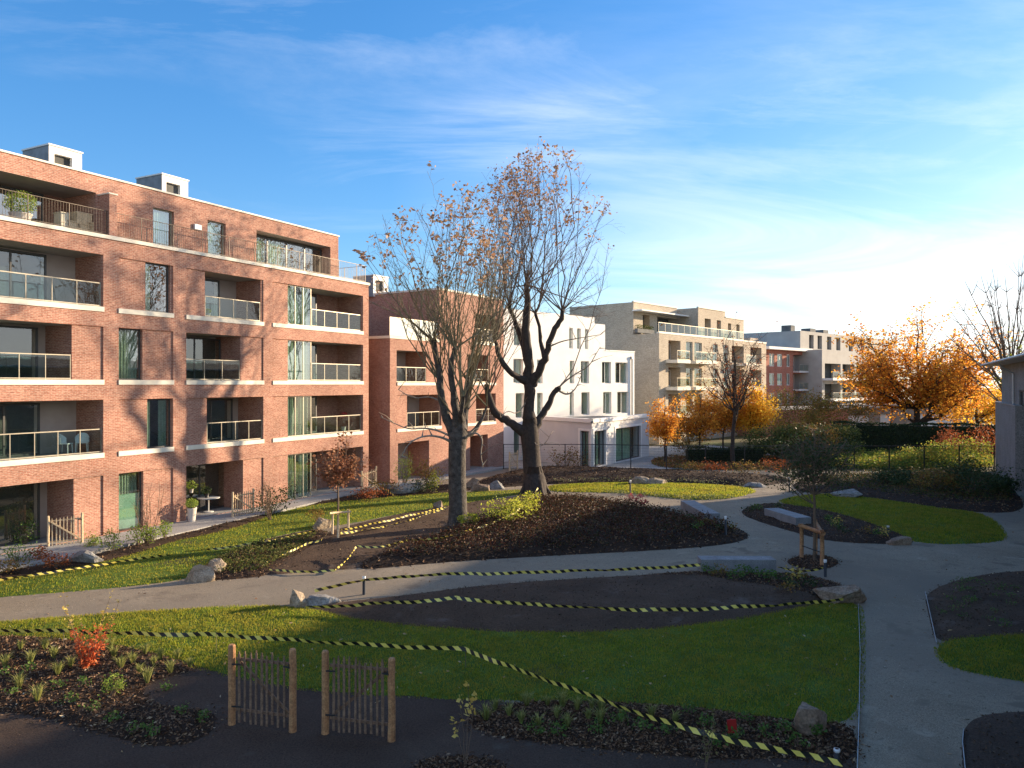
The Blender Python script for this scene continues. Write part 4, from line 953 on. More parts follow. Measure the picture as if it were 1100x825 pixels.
# staked young trees
crown_tree('staked_tree', 'young staked tree with rust-brown leaves on the lawn before the long brick block', gp(363, 573), 4.35, 3.1, 1.05, 1.2, .05, [TWIG], leaf('brown_oak_leaves', [(.20, .075, .04), (.30, .13, .07), (.38, .20, .11), (.24, .09, .05)], .3), 15, 5, 4, .15, .16, .42, cat='tree')
crown_tree('staked_tree', 'dark green willow-leaved young tree held by peeled stakes at the path crossing', gp(875, 603), 5.1, 3.85, 1.5, 1.35, .065, [TWIG], OLIVE, 26, 8, 4, .085, .2, .42, cat='tree')

# ------------------------------------------------------------------ hedges, shrubs, plants
def hedge(name, label, pts, h, w, mat, n, ls=.14, core=(.012, .02, .008), jag=.06, group=None):
    b = MB(); root = empty(name, (*pts[0], 0), label, 'hedge', 0, group); V = []
    o = np.array([pts[0][0], pts[0][1], 0])
    for a, c in zip(pts, pts[1:]):
        b.bar((a[0]-o[0], a[1]-o[1], h*.47), (c[0]-o[0], c[1]-o[1], h*.47), w*.8, h*.92)
        L = math.dist(a, c); m = int(n*L)
        t = rng.uniform(0, 1, m); d = np.array([c[0]-a[0], c[1]-a[1]])/L; nn = np.array([-d[1], d[0]])
        face = rng.integers(0, 5, m); u = np.where(face < 2, -w/2, np.where(face < 3, w/2, rng.uniform(-w/2, w/2, m))); z = np.where(face < 3, rng.uniform(0.02, h, m), h)
        wv = jag*(np.sin(t*L*1.7)+np.sin(t*L*.63+1)); z = z*(1+wv/h*np.where(face >= 3, 1, .4)); u = u*(1+wv)
        X = a[0]+d[0]*t*L+nn[0]*u-o[0]; Y = a[1]+d[1]*t*L+nn[1]*u-o[1]; V.append(np.stack([X, Y, z], -1))
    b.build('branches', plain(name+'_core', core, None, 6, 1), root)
    P = np.concatenate(V); np_mesh('foliage', leafcloud(P, 1, .05, ls), 4, mat, root); return root
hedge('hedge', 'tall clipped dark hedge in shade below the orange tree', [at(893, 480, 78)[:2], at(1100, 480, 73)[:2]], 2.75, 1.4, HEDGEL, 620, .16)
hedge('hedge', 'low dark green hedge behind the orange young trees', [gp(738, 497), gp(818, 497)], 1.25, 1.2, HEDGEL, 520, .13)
def shrub(name, label, base, rx, rz_, n, ls, mat, group=None, stems=8, ry=None, wood=TWIG, zc=None, cat='shrub', clumps=14, cs=.3, z=None):
    bx, by = base; z0 = gz(bx, by) if z is None else z; root = empty(name, (bx, by, z0), label, cat, 0, group); ry = ry or rx
    T = MB(); C = []
    for k in range(clumps):
        a = random.uniform(0, 2*math.pi); q = math.sqrt(random.uniform(0, 1)); h = random.uniform(.25, 1)
        prof = math.sin(min(1, h)*math.pi*.62+.45)
        C.append((math.cos(a)*rx*q*prof, math.sin(a)*ry*q*prof, h*rz_))
    for k in range(stems):
        e = C[k % len(C)]; T.tube(curve((random.gauss(0, .04), random.gauss(0, .04), -.03), e, (0, 0, .1*rz_), 3, .02), radii(.012+.006*rz_, .005, 3), 4, 0, False)
    T.build('stem', wood, root)
    if n: np_mesh('foliage', leafcloud(C, max(1, n//clumps), (rx*cs, ry*cs, rz_*cs*.6), ls), 4, mat, root)
    return root
G2 = 'rough shrubs along the back hedge'
for px, py, rx, h, m, lab in ((835, 500, 2.8, 2.7, IVY, 'ivy-covered bush right of the golden tree'), (868, 500, 2.6, 2.9, AUTM, 'olive-brown bush between the two ivy bushes'), (897, 497, 2.2, 2.6, IVY, 'ivy bush meeting the clipped dark hedge')):
    shrub('ivy_bush', lab, gp(px, py-6), rx, h, 9000, .16, m, G2, 14, zc=1, clumps=60, cs=.16)
shrub('autumn_bush', 'yellow-brown bush before the far garages', at(862, 455, 88)[:2], 4, 5.6, 6000, .2, AUTM, G2, 14, clumps=50, cs=.14)
shrub('autumn_bush', 'olive-brown bush left of the big orange tree', at(900, 455, 90)[:2], 4, 4.6, 6000, .2, AUTM, G2, 14, clumps=50, cs=.14)
shrub('autumn_bush', 'green-gold shrub between slim orange tree and low hedge', gp(738, 488), 1.8, 2.2, 2500, .14, AUTM, G2, 10, clumps=30, cs=.2)
# meadow and leaf litter behind the fence: uncountable
def cover(name, poly, n, h, ls, mat, world=False, base=0.0, stem=False):
    P = smooth_poly(poly if world else [gp(*p) for p in poly]); lo, hi = P.min(0), P.max(0)
    X = rng.uniform(lo[0], hi[0], n); Y = rng.uniform(lo[1], hi[1], n); k = sdist(X, Y, P) > 0; X, Y = X[k], Y[k]
    Z = np.full(len(X), .012)
    for i in ISL: Z = np.maximum(Z, i.height(X, Y))
    hh = h*(.55+.45*wob(X, Y, 1.3)+rng.uniform(-.2, .25, len(X))); V = np.stack([X, Y, Z+np.maximum(.02, hh*rng.uniform(.15, 1, len(X)))], -1)
    o = np_mesh(name, leafcloud(V, 1, .02, ls), 4, mat); o['kind'] = 'stuff'; return o
MEAD = leaf('meadow_leaves', [(.10, .17, .03), (.20, .28, .04), (.34, .36, .06), (.42, .26, .05), (.13, .2, .03), (.08, .13, .03)], .5)
LITTER = leaf('leaf_litter', [(.34, .13, .04), (.22, .09, .04), (.13, .09, .04), (.12, .14, .04), (.45, .22, .06)], .3)
cover('meadow', [(880, 504), (1000, 504), (1068, 504), (1068, 492), (960, 489), (880, 490)], 30000, .9, .17, MEAD)
cover('leaf_litter', [(700, 504), (820, 504), (880, 503), (880, 490), (760, 489), (700, 491)], 22000, .25, .14, LITTER)
cover('ground_cover', [(395, 606), (440, 590), (510, 566), (560, 545), (600, 540), (680, 549), (760, 563), (795, 574), (770, 583), (700, 589), (600, 594), (480, 601)], 42000, .5, .085, leaf('mound_leaves', [(.04, .014, .010), (.07, .022, .014), (.11, .04, .022), (.05, .045, .016), (.03, .042, .015), (.16, .085, .04), (.05, .018, .012)], .2))
cover('ground_cover', [(214, 620), (240, 597), (300, 582), (345, 572), (330, 588), (300, 605), (280, 617)], 6000, .3, .08, leaf('low_leaves', [(.05, .07, .02), (.1, .13, .03), (.18, .18, .05), (.1, .05, .03)], .3))
cover('ground_cover', [(880, 512), (1000, 508), (1066, 509), (1090, 532), (1085, 545), (1016, 543), (950, 533), (883, 526)], 16000, .55, .1, leaf('bed_leaves', [(.03, .05, .015), (.06, .09, .02), (.11, .10, .03), (.16, .08, .03)], .25))
# edging plants, uncountable
cover('edging_plants', [(588, 519.5), (675, 517.5), (763, 519.5), (812, 525), (812, 522.5), (760, 518), (675, 516), (588, 518)], 2600, .16, .1, leaf('sage_leaves', [(.16, .18, .09), (.26, .27, .14)], .3))
cover('edging_plants', [(640, 529), (711, 534.5), (751, 538), (790, 535.5), (790, 533), (751, 535), (711, 532), (660, 528)], 2600, .2, .1, leaf('grey_leaves', [(.14, .17, .07), (.22, .23, .11)], .3))
# ------------------------------------------------------------------ rocks
import bmesh
from mathutils import noise as mn
def rock(label, px, py, w, h, d, mat, seed=0, rz=0, z=None, cuts=5):
    r = random.Random(seed*13+5); bm = bmesh.new(); bmesh.ops.create_icosphere(bm, subdivisions=5, radius=1)
    planes = []
    for k in range(cuts+5):
        n = Vector((r.gauss(0, 1), r.gauss(0, 1), r.gauss(.25, .8))).normalized(); planes.append((n, r.uniform(.42, .82)))
    for v in bm.verts:
        p = v.co.copy()
        for n, dd in planes:
            q = p.dot(n)
            if q > dd: p -= n*(q-dd)*.97
        s = mn.noise(p*1.3+Vector((seed, 0, 0)))*.12+mn.noise(p*4+Vector((seed, 3, 0)))*.06+mn.noise(p*11)*.03
        p *= 1+s; v.co = Vector((p.x*w/1.6, p.y*d/1.6, max(-.35, p.z)*h/1.35))
    me = bpy.data.meshes.new('rock'); bm.to_mesh(me); bm.free(); me.update()
    x, y, z0 = gpz(px, py)
    o = link_mesh('rock', me, mat, None, False); o.location = (x, y, z0+h*.18); o.rotation_euler = (0, 0, rz)
    me.polygons.foreach_set('use_smooth', [True]*len(me.polygons)); me.set_sharp_from_angle(angle=math.radians(28)) if hasattr(me, 'set_sharp_from_angle') else None
    return tag(o, label, 'rock', 'boulders laid along the beds')
rock('jagged tan boulder with an upright point, left of the flat grey-blue slab', 318, 651, .66, .78, .55, ROCKT, 31, .3)
rock('flat grey-blue slab beside the upright tan boulder', 347, 649, .85, .46, .5, ROCKG, 2, .1)
rock('wide tan boulder at the path edge before the low planted bed', 216, 621, .95, .66, .6, ROCKT, 3, .2)
rock('small pale boulder leaning on the wide tan boulder by the path', 233, 613, .6, .5, .5, ROCKT, 4, 0)
rock('rounded pale boulder in the house bed right of the first timber gate', 92, 602, .95, .5, .6, ROCKG, 5, .2)
rock('tan boulder on the lawn edge left of the staked rust-leaved tree', 345, 566, .95, .62, .7, ROCKT, 6, 0)
rock('dark round boulder at the tape left of the near bare tree', 471, 546, .55, .52, .5, ROCKB, 7, 0)
rock('low oval brown boulder at the tip of the bed behind the bench', 968, 581, .95, .36, .6, ROCKB, 8, 0)
rock('big slanting brown boulder where the path turns, end of the barrier tape', 897, 641, 1.4, .66, .8, ROCKB, 52, -.5)
rock('big brown boulder on the corner of the front lawn', 868, 782, 1.0, .66, .7, ROCKB, 44, .5)
rock('flat sunlit stone in the dark bank, left of two', 686, 514, 1.5, .5, .8, ROCKT, 11, 0)
rock('flat sunlit stone in the dark bank, right of two', 704, 515, 1.7, .5, .9, ROCKT, 12, .1)
rock('flat pale stone at the tip of the middle lawn', 813, 521, 1.6, .45, .9, ROCKG, 13, 0)
rock('broad flat stone in the shaded bed behind the right lawn', 914, 533, 2.0, .5, .9, ROCKG, 14, 0)
rock('dark low stone left of two others behind the path by the wing', 508, 522, 1.1, .6, .8, ROCKB, 15, 0)
rock('brown stone between two others behind the path by the wing', 519, 522.5, 1.2, .6, .8, ROCKB, 16, .3)
rock('pale oval stone, rightmost of three behind the path by the wing', 533, 523, 1.2, .6, .8, ROCKG, 17, 0)
for i, (px, py, w) in enumerate(((424, 529, 1.5), (438, 528, 1.3), (449, 526, 1.3))):
    rock(['leftmost', 'middle', 'rightmost'][i]+' of three mossy stones in the bed before the brick wing', px, py, w, .6, .8, ROCKG, 20+i, .2*i)

# ------------------------------------------------------------------ benches, bollards
def bench(label, A, Bp, depth, h, z=0.01):
    (x0, y0), (x1, y1) = A, Bp; L = math.dist(A, Bp); a = math.atan2(y1-y0, x1-x0)
    o = MB().box(0, L, 0, depth, -.05, h).build('concrete_bench', CONC, bevel=.015); o.location = (x0, y0, z); o.rotation_euler = (0, 0, a)
    return tag(o, label, 'bench', 'block benches of grey concrete')
bench('long grey concrete block bench in front of the shaded bed, nearest of the three', gp(753, 616), gp(834, 616.5), .62, .50)
bench('grey concrete block bench pointing away at the right end of the mulch mound', gp(757, 562), gp(731, 547), -.75, .46, .03)
bench('grey concrete block bench left of the willow-leaved staked tree', gp(855, 567), gp(821, 556), -.8, .46, .03)
def bollard(label, px, py, h=.62, z=None):
    x, y, z0 = gpz(px, py); r = empty('bollard_light', (x, y, z0), label, 'bollard light', 0, 'low black bollard lights')
    MB().lathe((0, 0, 0), [(.05, -.03), (.05, h*.82), (.03, h*.82)], 12).build('post', BLACKM, r, True)
    MB().lathe((0, 0, h*.82), [(.046, 0), (.055, .01), (.055, h*.17), (.035, h*.18)], 12).build('lamp_head', LAMPW, r, True)
bollard('black bollard light on the path right of the pair of boulders', 391, 638, .58)
bollard('black bollard light at the near edge of the middle lawn', 677, 530, .85)
bollard('black bollard light beside the bench at the end of the mulch mound', 779.5, 573, .80)
bollard('black bollard light beside the slanting brown boulder', 886.5, 619, .60)
bollard('black bollard light with a white head in the front bed, nearest one', 899, 824, .33)
bollard('bollard light with a white head in the bed left of the oval boulder', 954, 574, .40)
bollard('black bollard light at the far bend of the path', 848, 528, .9)

# ------------------------------------------------------------------ barrier tape
t = NT('barrier_tape'); uv = t.new('ShaderNodeUVMap'); sp = t.new('ShaderNodeSeparateXYZ'); t.lk(uv.outputs[0], sp.inputs[0])
st = t.math('GREATER_THAN', t.math('FRACT', t.math('ADD', t.math('MULTIPLY', sp.outputs[0], 3.4), t.math('MULTIPLY', sp.outputs[1], .35))), .5)
t.lk(t.mix(st, (.82, .67, .14, 1), (.012, .012, .012, 1)), t.b.inputs['Base Color']); t.b.inputs['Roughness'].default_value = .42; TAPE = t.mat
STAKE = plain('rusty_wire', (.10, .07, .05), (.16, .12, .09), 8, .7)
def tape(label, nodes, stakes=(), w=.075, sag=.06, twist=.25, seed=0):
    """nodes: (px, py, z) where the tape is held; slack between them; w wide ribbon"""
    P = [Vector((*gp(px, py, z), z)) for px, py, z in nodes]; rnd = random.Random(seed); V, U = [], []; u = 0; faces = []
    pts = []
    for a, b in zip(P, P[1:]):
        L = (b-a).length; n = max(4, int(L/.18))
        for i in range(n): f = i/n; pts.append(a.lerp(b, f)-Vector((0, 0, 1))*sag*min(1, L/4)*4*f*(1-f))
    pts.append(P[-1]); ph = rnd.uniform(0, 6); mb = MB(); uvs = []
    prev = None
    for i, p in enumerate(pts):
        d = (pts[min(i+1, len(pts)-1)]-pts[max(0, i-1)]).normalized(); side = d.cross(Vector((0, 0, 1))).normalized(); up = side.cross(d)
        if prev is not None: u += (p-pts[i-1]).length
        an = 1.7*twist*math.sin(u*.9+ph)+twist*1.1*math.sin(u*2.3+ph*2)+twist*.7*math.sin(u*6.1+ph)+.15; p = p+Vector((0, 0, .012*math.sin(u*3.1+ph)+.008*math.sin(u*7.7)))
        c = up*math.cos(an)+side*math.sin(an); cur = (p-c*w/2, p+c*w/2, u)
        if prev is not None:
            mb.quad(prev[0], cur[0], cur[1], prev[1]); uvs += [(prev[2], 0), (cur[2], 0), (cur[2], 1), (prev[2], 1)]
        prev = cur
    mb.uv = uvs; r = empty('barrier_tape', tuple(P[0]*1), label, 'barrier tape', 0, 'runs of yellow and black barrier tape')
    mb.v = [tuple(Vector(v)-P[0]) for v in mb.v]; mb.build('ribbon', TAPE, r)
    for k in stakes:
        p = P[k]-P[0]; g = gz(P[k].x, P[k].y)-P[0].z
        MB().tube([(p.x, p.y, g-.05), (p.x+.01, p.y, p.z+.05)], .007, 5).build('stake', STAKE, r)
    return r
tape('tape across the front lawn from the left edge down to the nearest bollard light', [(-60, 674, .5), (68, 677, .5), (232, 681, .5), (500, 697, .5), (606, 736, .48), (740, 783, .42), (905, 819, .33)], (1, 2, 3), .10, .03, .15)
tape('tape along the bare soil berm from the pair of boulders to the slanting boulder', [(328, 652, .24), (395, 648, .34), (490, 642, .5), (600, 650, .42), (700, 654.5, .38), (800, 651, .38), (906, 643, .35)], (2,), .10, .04, .25, 1)
tape('tape along the path from the pair of boulders past a bollard to the nearest bench', [(338, 634, .3), (391, 622, .5), (470, 616, .48), (600, 613, .45), (752, 606.5, .4)], (), .10, .03, .2, 2)
tape('tape over the lawn in front of the house bed at the far left', [(-60, 630, .22), (0, 622, .22), (60, 613, .22), (130, 602, .22), (200, 592, .22), (285, 581, .22), (335, 570, .3), (352, 570, .3)], (2, 4), .08, .05, .4, 3)
tape('upper tape strand from the staked tree to the dark boulder', [(366, 569, .3), (400, 562, .3), (440, 553, .35), (482, 543, .4)], (2,), .08, .04, .3, 4)
tape('lower slack tape strand from the staked tree to the near bare tree', [(366, 572, .25), (400, 567, .2), (440, 558, .25), (460, 551, .3), (486, 542, .5)], (2,), .10, .06, .8, 5)
tape('tape looping round the low planted bed below the staked tree', [(352, 572, .3), (345, 580, .25), (330, 583, .2), (305, 595, .15), (281, 607, .1), (290, 611, .1), (320, 614, .1), (360, 612, .12)], (2,), .08, .03, .5, 6)
tape('tape climbing over the mound from the path to the farther bare tree', [(360, 612, .12), (376, 597, .3), (383, 586, .45), (410, 587, .4), (440, 579, .5), (470, 578, .5), (500, 570, .55), (530, 561, .6), (555, 549, .9), (578, 524, 1.3)], (2, 4), .08, .05, .35, 7)
tape('short tape from the nearest bench end to the bollard by the slanting boulder', [(835, 609, .35), (860, 613, .4), (884, 610, .45)], (), .075, .05, .3, 8)
tape('short tape from the third facade gate into the bed', [(405, 520, .7), (415, 526, .5), (424, 532, .3)], (), .09, .05, .3, 9)

# ------------------------------------------------------------------ timber gates
def gate(label, pl, pr, H, n, mat, post, grp, pw=.075, z=None, brace=(0, 1), ph=None, lat=True, hinge=True):
    A, Bq = Vector((*pl, 0)), Vector((*pr, 0)); L = (Bq-A).length; a = math.atan2(Bq.y-A.y, Bq.x-A.x); z0 = gz(*pl) if z is None else z
    r = empty('picket_gate', (pl[0], pl[1], z0), label, 'gate', a, grp); R = random.Random(int(pl[0]*7+100)); ph = ph or H+.06
    for x in (0, L):
        g = MB(); hh = ph*R.uniform(.98, 1.03); lean = R.uniform(-.012, .012)
        g.tube([(x, 0, -.1), (x+lean, .01, hh*.35), (x-lean*.7, 0, hh*.7), (x+lean, 0, hh-.03), (x+lean, 0, hh)], [pw*.58, pw*.54, pw*.55, pw*.52, pw*.4], 10); g.build('post', post, r, False)
    g0, g1 = pw*.9, L-pw*.9
    for i in range(n):
        x = g0+(g1-g0)*(i+.5)/n+R.uniform(-.012, .012); w = .042*R.uniform(.85, 1.25); zt = H*R.uniform(.93, 1.0); bz = R.uniform(.04, .10); l = R.uniform(-.012, .012)
        g = MB(); g.bar((x, -.012, bz), (x+l, -.012, zt-.05), w, .022, 0, (0, 1, 0)); g.bar((x+l, -.012, zt-.05), (x+l*1.1, -.012, zt), w*.5, .02, 0, (0, 1, 0)); g.build('picket', mat, r)
    for zz_ in (.2*H, .86*H):
        MB().bar((g0-.03, .022, zz_), (g1+.03, .022, zz_+R.uniform(-.015, .015)), .028, .055).build('rail', mat, r)
    q0, q1 = (g0, g1) if brace[0] == 0 else (g1, g0)
    by = -.045 if mat is WOODN else .05; MB().bar((q0, by, .84*H), (q1, by, .22*H), .03, .06).build('brace', mat, r)
    if lat:
        MB().bar((g1-.06, -.03, .83*H), (L-.01, -.055, .83*H), .02, .03).bar((L-.05, -.06, .83*H-.02), (L-.05, -.06, .83*H+.07), .014, .014).build('latch', BLACKM, r)
    if hinge:
        for zz_ in (.25*H, .8*H): MB().bar((.0, -.055, zz_), (.22, -.03, zz_), .012, .03).build('hinge', BLACKM, r)
    return r
GG = 'freestanding picket gates in the foreground'
gate('weathered picket gate on peeled posts in the foreground, left of two and partly sunlit', gp(249, 779), gp(314.5, 787), 1.5, 9, WOODG, WOODO, GG, .13)
gate('weathered picket gate on peeled posts in the foreground, right of two and fully in shade', gp(349.5, 789), gp(420.5, 797), 1.52, 10, WOODG, WOODO, GG, .13, brace=(1, 0))
G3 = 'new timber garden gates along the brick facades'
gate('new pale timber garden gate before the ground-floor loggia at the far left', gp(52, 590), gp(88, 586), 1.28, 8, WOODN, WOODN, G3, .09, z=.05, hinge=False)
gate('new pale timber garden gate right of the loggia with the laid table', gp(250, 558), gp(272, 553.5), 1.25, 8, WOODN, WOODN, G3, .1, z=.08, hinge=False)
gate('new pale timber garden gate at the right end of the long brick block', gp(388.5, 532), gp(404, 526.5), 1.35, 8, WOODN, WOODN, G3, .1, z=.08, hinge=False)
gate('small pale timber gate between the two bare trees by the white building', gp(547.5, 506), gp(556, 504), 1.3, 6, WOODN, WOODN, G3, .12, z=.15, hinge=False)

# tree stakes
def stakes(label, pts, H, beams, mat, r=.05, ties=True):
    P = [gpz(*p) for p in pts]; o = P[0]; rt = empty('tree_stakes', o, label, 'tree stake')
    L = [(p[0]-o[0], p[1]-o[1]) for p in P]
    for x, y in L: MB().tube([(x, y, -.1), (x+.01, y, H*.5), (x, y+.01, H)], [r, r*.95, r*.9], 10).build('stake', mat, rt, True)
    for i, j, z in beams:
        a, c = Vector((*L[i], z)), Vector((*L[j], z-.02)); d = (c-a).normalized()*.12; MB().tube([a-d, c+d], r*.95, 10).build('cross_beam', mat, rt, True)
    if ties:
        a, c = Vector((*L[0], H*.35)), Vector((*L[-1], H*.35)); MB().bar(a, c, .02, .04).build('tie', BLACKM, rt)
stakes('three peeled round stakes with a log crossbeam round the willow-leaved tree', [(861, 598), (876, 594), (883, 606)], 1.28, [(0, 2, 1.2), (1, 2, 1.18)], WOODO, .08)
stakes('three pale stakes with a light board tied to the rust-leaved young tree', [(357, 573), (363, 577), (374, 571)], 1.0, [(0, 2, .92)], WOODN, .05, False)
MB_ = None
# wire mesh fence
def wire_fence(label, pts, H, step):
    r = empty('mesh_fence', (*pts[0], 0), label, 'fence'); o = pts[0]; W = MB(); posts = []
    for a, c in zip(pts, pts[1:]):
        L = math.dist(a, c); n = max(1, round(L/step))
        for i in range(n): posts.append((a[0]+(c[0]-a[0])*i/n-o[0], a[1]+(c[1]-a[1])*i/n-o[1]))
    posts.append((pts[-1][0]-o[0], pts[-1][1]-o[1]))
    for x, y in posts: MB().box(x-.035, x+.035, y-.035, y+.035, 0, H+.04).build('post', BLACKM, r)
    for (x0, y0), (x1, y1) in zip(posts, posts[1:]):
        W.bar((x0, y0, H), (x1, y1, H), .04, .05)
        for z in [i*.2+.1 for i in range(int(H/.2))]: W.bar((x0, y0, z), (x1, y1, z), .007)
        m = int(math.dist((x0, y0), (x1, y1))/.1)
        for i in range(1, m): x, y = x0+(x1-x0)*i/m, y0+(y1-y0)*i/m; W.bar((x, y, .05), (x, y, H), .005)
    W.build('wire_mesh', BLACKM, r)
wire_fence('black wire mesh fence with square posts behind the dark bank', [gp(541, 503.5), gp(640, 503.5), gp(716, 505.5), gp(800, 506), gp(880, 506), gp(1068, 506)], 1.95, 2.5)

# ------------------------------------------------------------------ planted things
def tuft(label, px, py, h, mat, n=46, grp=None, cat='grass clump', name='grass_clump', w=.85, seedn=0):
    x, y, z = gpz(px, py); a = rng.uniform(0, 2*np.pi, n); H = h*rng.uniform(.6, 1.15, n); o = h*w*rng.uniform(.2, 1.1, n); V = []
    c, s = np.cos(a), np.sin(a); b0 = rng.uniform(0, .03, n); ww = .006+h*.01
    p0 = np.stack([c*b0-s*ww, s*b0+c*ww, np.zeros(n)-.02], -1); p1 = np.stack([c*b0+s*ww, s*b0-c*ww, np.zeros(n)-.02], -1)
    m0 = np.stack([c*o*.45-s*ww*.8, s*o*.45+c*ww*.8, H*.72], -1); m1 = np.stack([c*o*.45+s*ww*.8, s*o*.45-c*ww*.8, H*.72], -1)
    t0 = np.stack([c*o+s*.001, s*o, H*.95], -1); t1 = np.stack([c*o, s*o+.001, H*.95], -1)
    V = np.stack([p0, p1, m1, m0, m0, m1, t0, t1], 1).reshape(-1, 3)
    ob = np_mesh(name, V, 4, mat); ob.location = (x, y, z); return tag(ob, label, cat, grp)
SEDGE = leaf('sedge_blades', [(.20, .23, .06), (.34, .34, .10), (.44, .42, .16), (.15, .21, .05)], .5)
GREENL = leaf('green_leaves', [(.06, .12, .03), (.10, .18, .04), (.16, .24, .05)], .35)
BRIGHT = leaf('bright_green_leaves', [(.14, .24, .04), (.26, .36, .06), (.38, .40, .08)], .4)
SALMON = leaf('salmon_leaves', [(.62, .14, .05), (.70, .22, .08), (.60, .10, .04)], .45)
YEL = leaf('yellow_leaves', [(.62, .46, .09), (.70, .55, .16), (.55, .36, .07)], .45)
random.seed(21)
L1 = 'tufts of sedge in the left front bed'
for k, (px, py) in enumerate([(22, 697), (48, 697), (33, 712), (58, 706), (76, 716), (62, 724), (122, 706), (130, 717), (142, 712), (156, 702), (165, 714), (172, 708), (183, 722), (150, 722), (118, 698), (90, 700), (190, 707), (204, 716), (158, 733), (5, 716), (40, 752), (20, 738)]):
    tuft('small straw-green sedge tuft in the bark bed at the left front', px, py, random.uniform(.22, .36), SEDGE, 60, L1)
L2 = 'tufts of sedge in the front lawn bed'
for k, (px, py) in enumerate([(532, 762), (547, 768), (566, 758), (588, 757), (604, 759), (620, 762), (636, 761), (646, 764), (632, 772), (645, 777), (610, 780), (578, 780), (560, 776), (700, 770), (725, 776), (668, 770), (522, 773), (598, 770)]):
    tuft('small straw-green sedge tuft in the shaded bed before the front lawn', px, py, random.uniform(.2, .32), SEDGE, 60, L2)
L3 = 'low leafy plants in the left front bed'
for px, py in [(75, 759), (12, 752), (90, 741), (122, 778), (100, 768), (148, 790), (196, 770), (215, 778), (165, 795), (62, 745), (30, 727), (180, 742), (5, 730)]:
    shrub('low leafy green plant', 'low leafy green plant in the bark bed at the left front', gp(px, py), .14, .16, 60, .06, GREENL, L3, 4, clumps=8, cs=.4, cat='plant').name = 'leafy_plant'
shrub('round_shrub', 'upright yellow-green shrublet in the left front bed, right of the salmon one', gp(122, 752), .2, .42, 420, .045, BRIGHT, None, 8, clumps=22, cs=.22, cat='shrub')
L4 = 'low leafy plants in the front lawn bed'
for px, py in [(668, 782), (690, 790), (720, 795), (760, 785), (790, 800), (820, 798), (845, 792), (600, 792), (575, 790), (640, 790), (880, 796), (770, 806), (800, 780), (740, 770), (858, 806)]:
    o = shrub('leafy_plant', 'low dark leafy plant in the shaded bed before the front lawn', gp(px, py), .16, .18, 80, .06, GREENL, L4, 4, clumps=8, cs=.4, cat='plant')
# salmon-orange multi-stem shrub
x, y, z = gpz(93, 716); r = empty('orange_shrub', (x, y, z), 'salmon-orange shrub with yellow tips on two spreading stems in the left front bed', 'shrub')
T = MB(); ptsA, ptsY = [], []
for px, py in ((66, 640), (72, 655), (78, 662), (118, 638), (128, 645), (112, 660), (122, 665), (104, 672), (88, 668), (97, 680), (84, 685), (110, 690)):
    tx, ty, tz = at(px, py, y+random.uniform(-.25, .25)); P = curve((random.gauss(0, .03), random.gauss(0, .03), -.05), (tx-x, ty-y, tz-z), (0, 0, -.08), 9, .012); T.tube(P, radii(.012, .004, 9), 5, 0, False)
    for i in range(1, 10): (ptsY if P[i].z > .95 else ptsA).append(tuple(P[i]))
T.build('stem', TWIG, r); np_mesh('foliage', leafcloud(ptsA, 9, .045, .07), 4, SALMON, r); np_mesh('leaves', leafcloud(ptsY, 4, .05, .075), 4, YEL, r)
# thin yellow plant in front
x, y, z = gpz(500, 822); r = empty('yellow_sapling', (x, y, z), 'thin sapling with pale yellow leaves right of the picket gates', 'sapling')
T = MB(); pts = []
for px, py in ((503, 733), (494, 752), (487, 773), (509, 748)):
    tx, ty, tz = at(px, py, y+random.uniform(-.1, .1)); P = curve((0, 0, -.05), (tx-x, ty-y, tz-z), (.02, 0, 0), 8, .006); T.tube(P, radii(.008, .003, 8), 5, 0, False); pts += [tuple(P[i]) for i in (6, 7, 8)]
T.build('stem', TWIG, r); np_mesh('leaves', leafcloud(pts, 4, .05, .10), 4, YEL, r)
x, y, z = gpz(757, 830); r = empty('sapling', (x, y, z), 'thin green-brown sapling crossing the tape in the front bed', 'sapling')
T = MB(); pts = []
for px, py in ((768, 765), (755, 775), (762, 788)):
    tx, ty, tz = at(px, py, y+random.uniform(-.1, .1)); P = curve((0, 0, -.05), (tx-x, ty-y, tz-z), (.02, 0, 0), 8, .008); T.tube(P, radii(.007, .003, 8), 5, 0, False); pts += [tuple(P[i]) for i in range(3, 9)]
T.build('stem', TWIG, r); np_mesh('leaves', leafcloud(pts, 4, .04, .06), 4, leaf('dull_leaves', [(.14, .14, .05), (.22, .17, .07)], .3), r)
# red marker plate in the front bed
x, y, z = gpz(787, 788); MBr = MB().box(-.09, .09, -.012, .012, .02, .26).tube([(0, .02, -.1), (0, .02, .28)], .008, 5)
o = MBr.build('marker_plate', plain('red_plastic', (.40, .015, .012), (.45, .02, .016), 3, .5)); o.location = (x, y, z); o.rotation_euler = (-.2, 0, .2); tag(o, 'small red plate standing in the front bed under the tape', 'marker')
# yellow-green shrubs on the mound
for px, py, rx, h, lab in ((543, 571, 1.15, .95, 'bright yellow-green shrub on the mound between the two bare trees'), (568, 563, .8, 1.0, 'bright yellow-green shrub hanging over the tape, nearer the farther bare tree'), (503, 572, .42, .55, 'little yellow-green shrub at the foot of the near bare tree')):
    shrub('yellow_shrub', lab, gp(px, py), rx, h, int(900*rx), .10, YELG, 'yellow-green shrubs on the mound', 8, clumps=int(26*rx)+6, cs=.16)
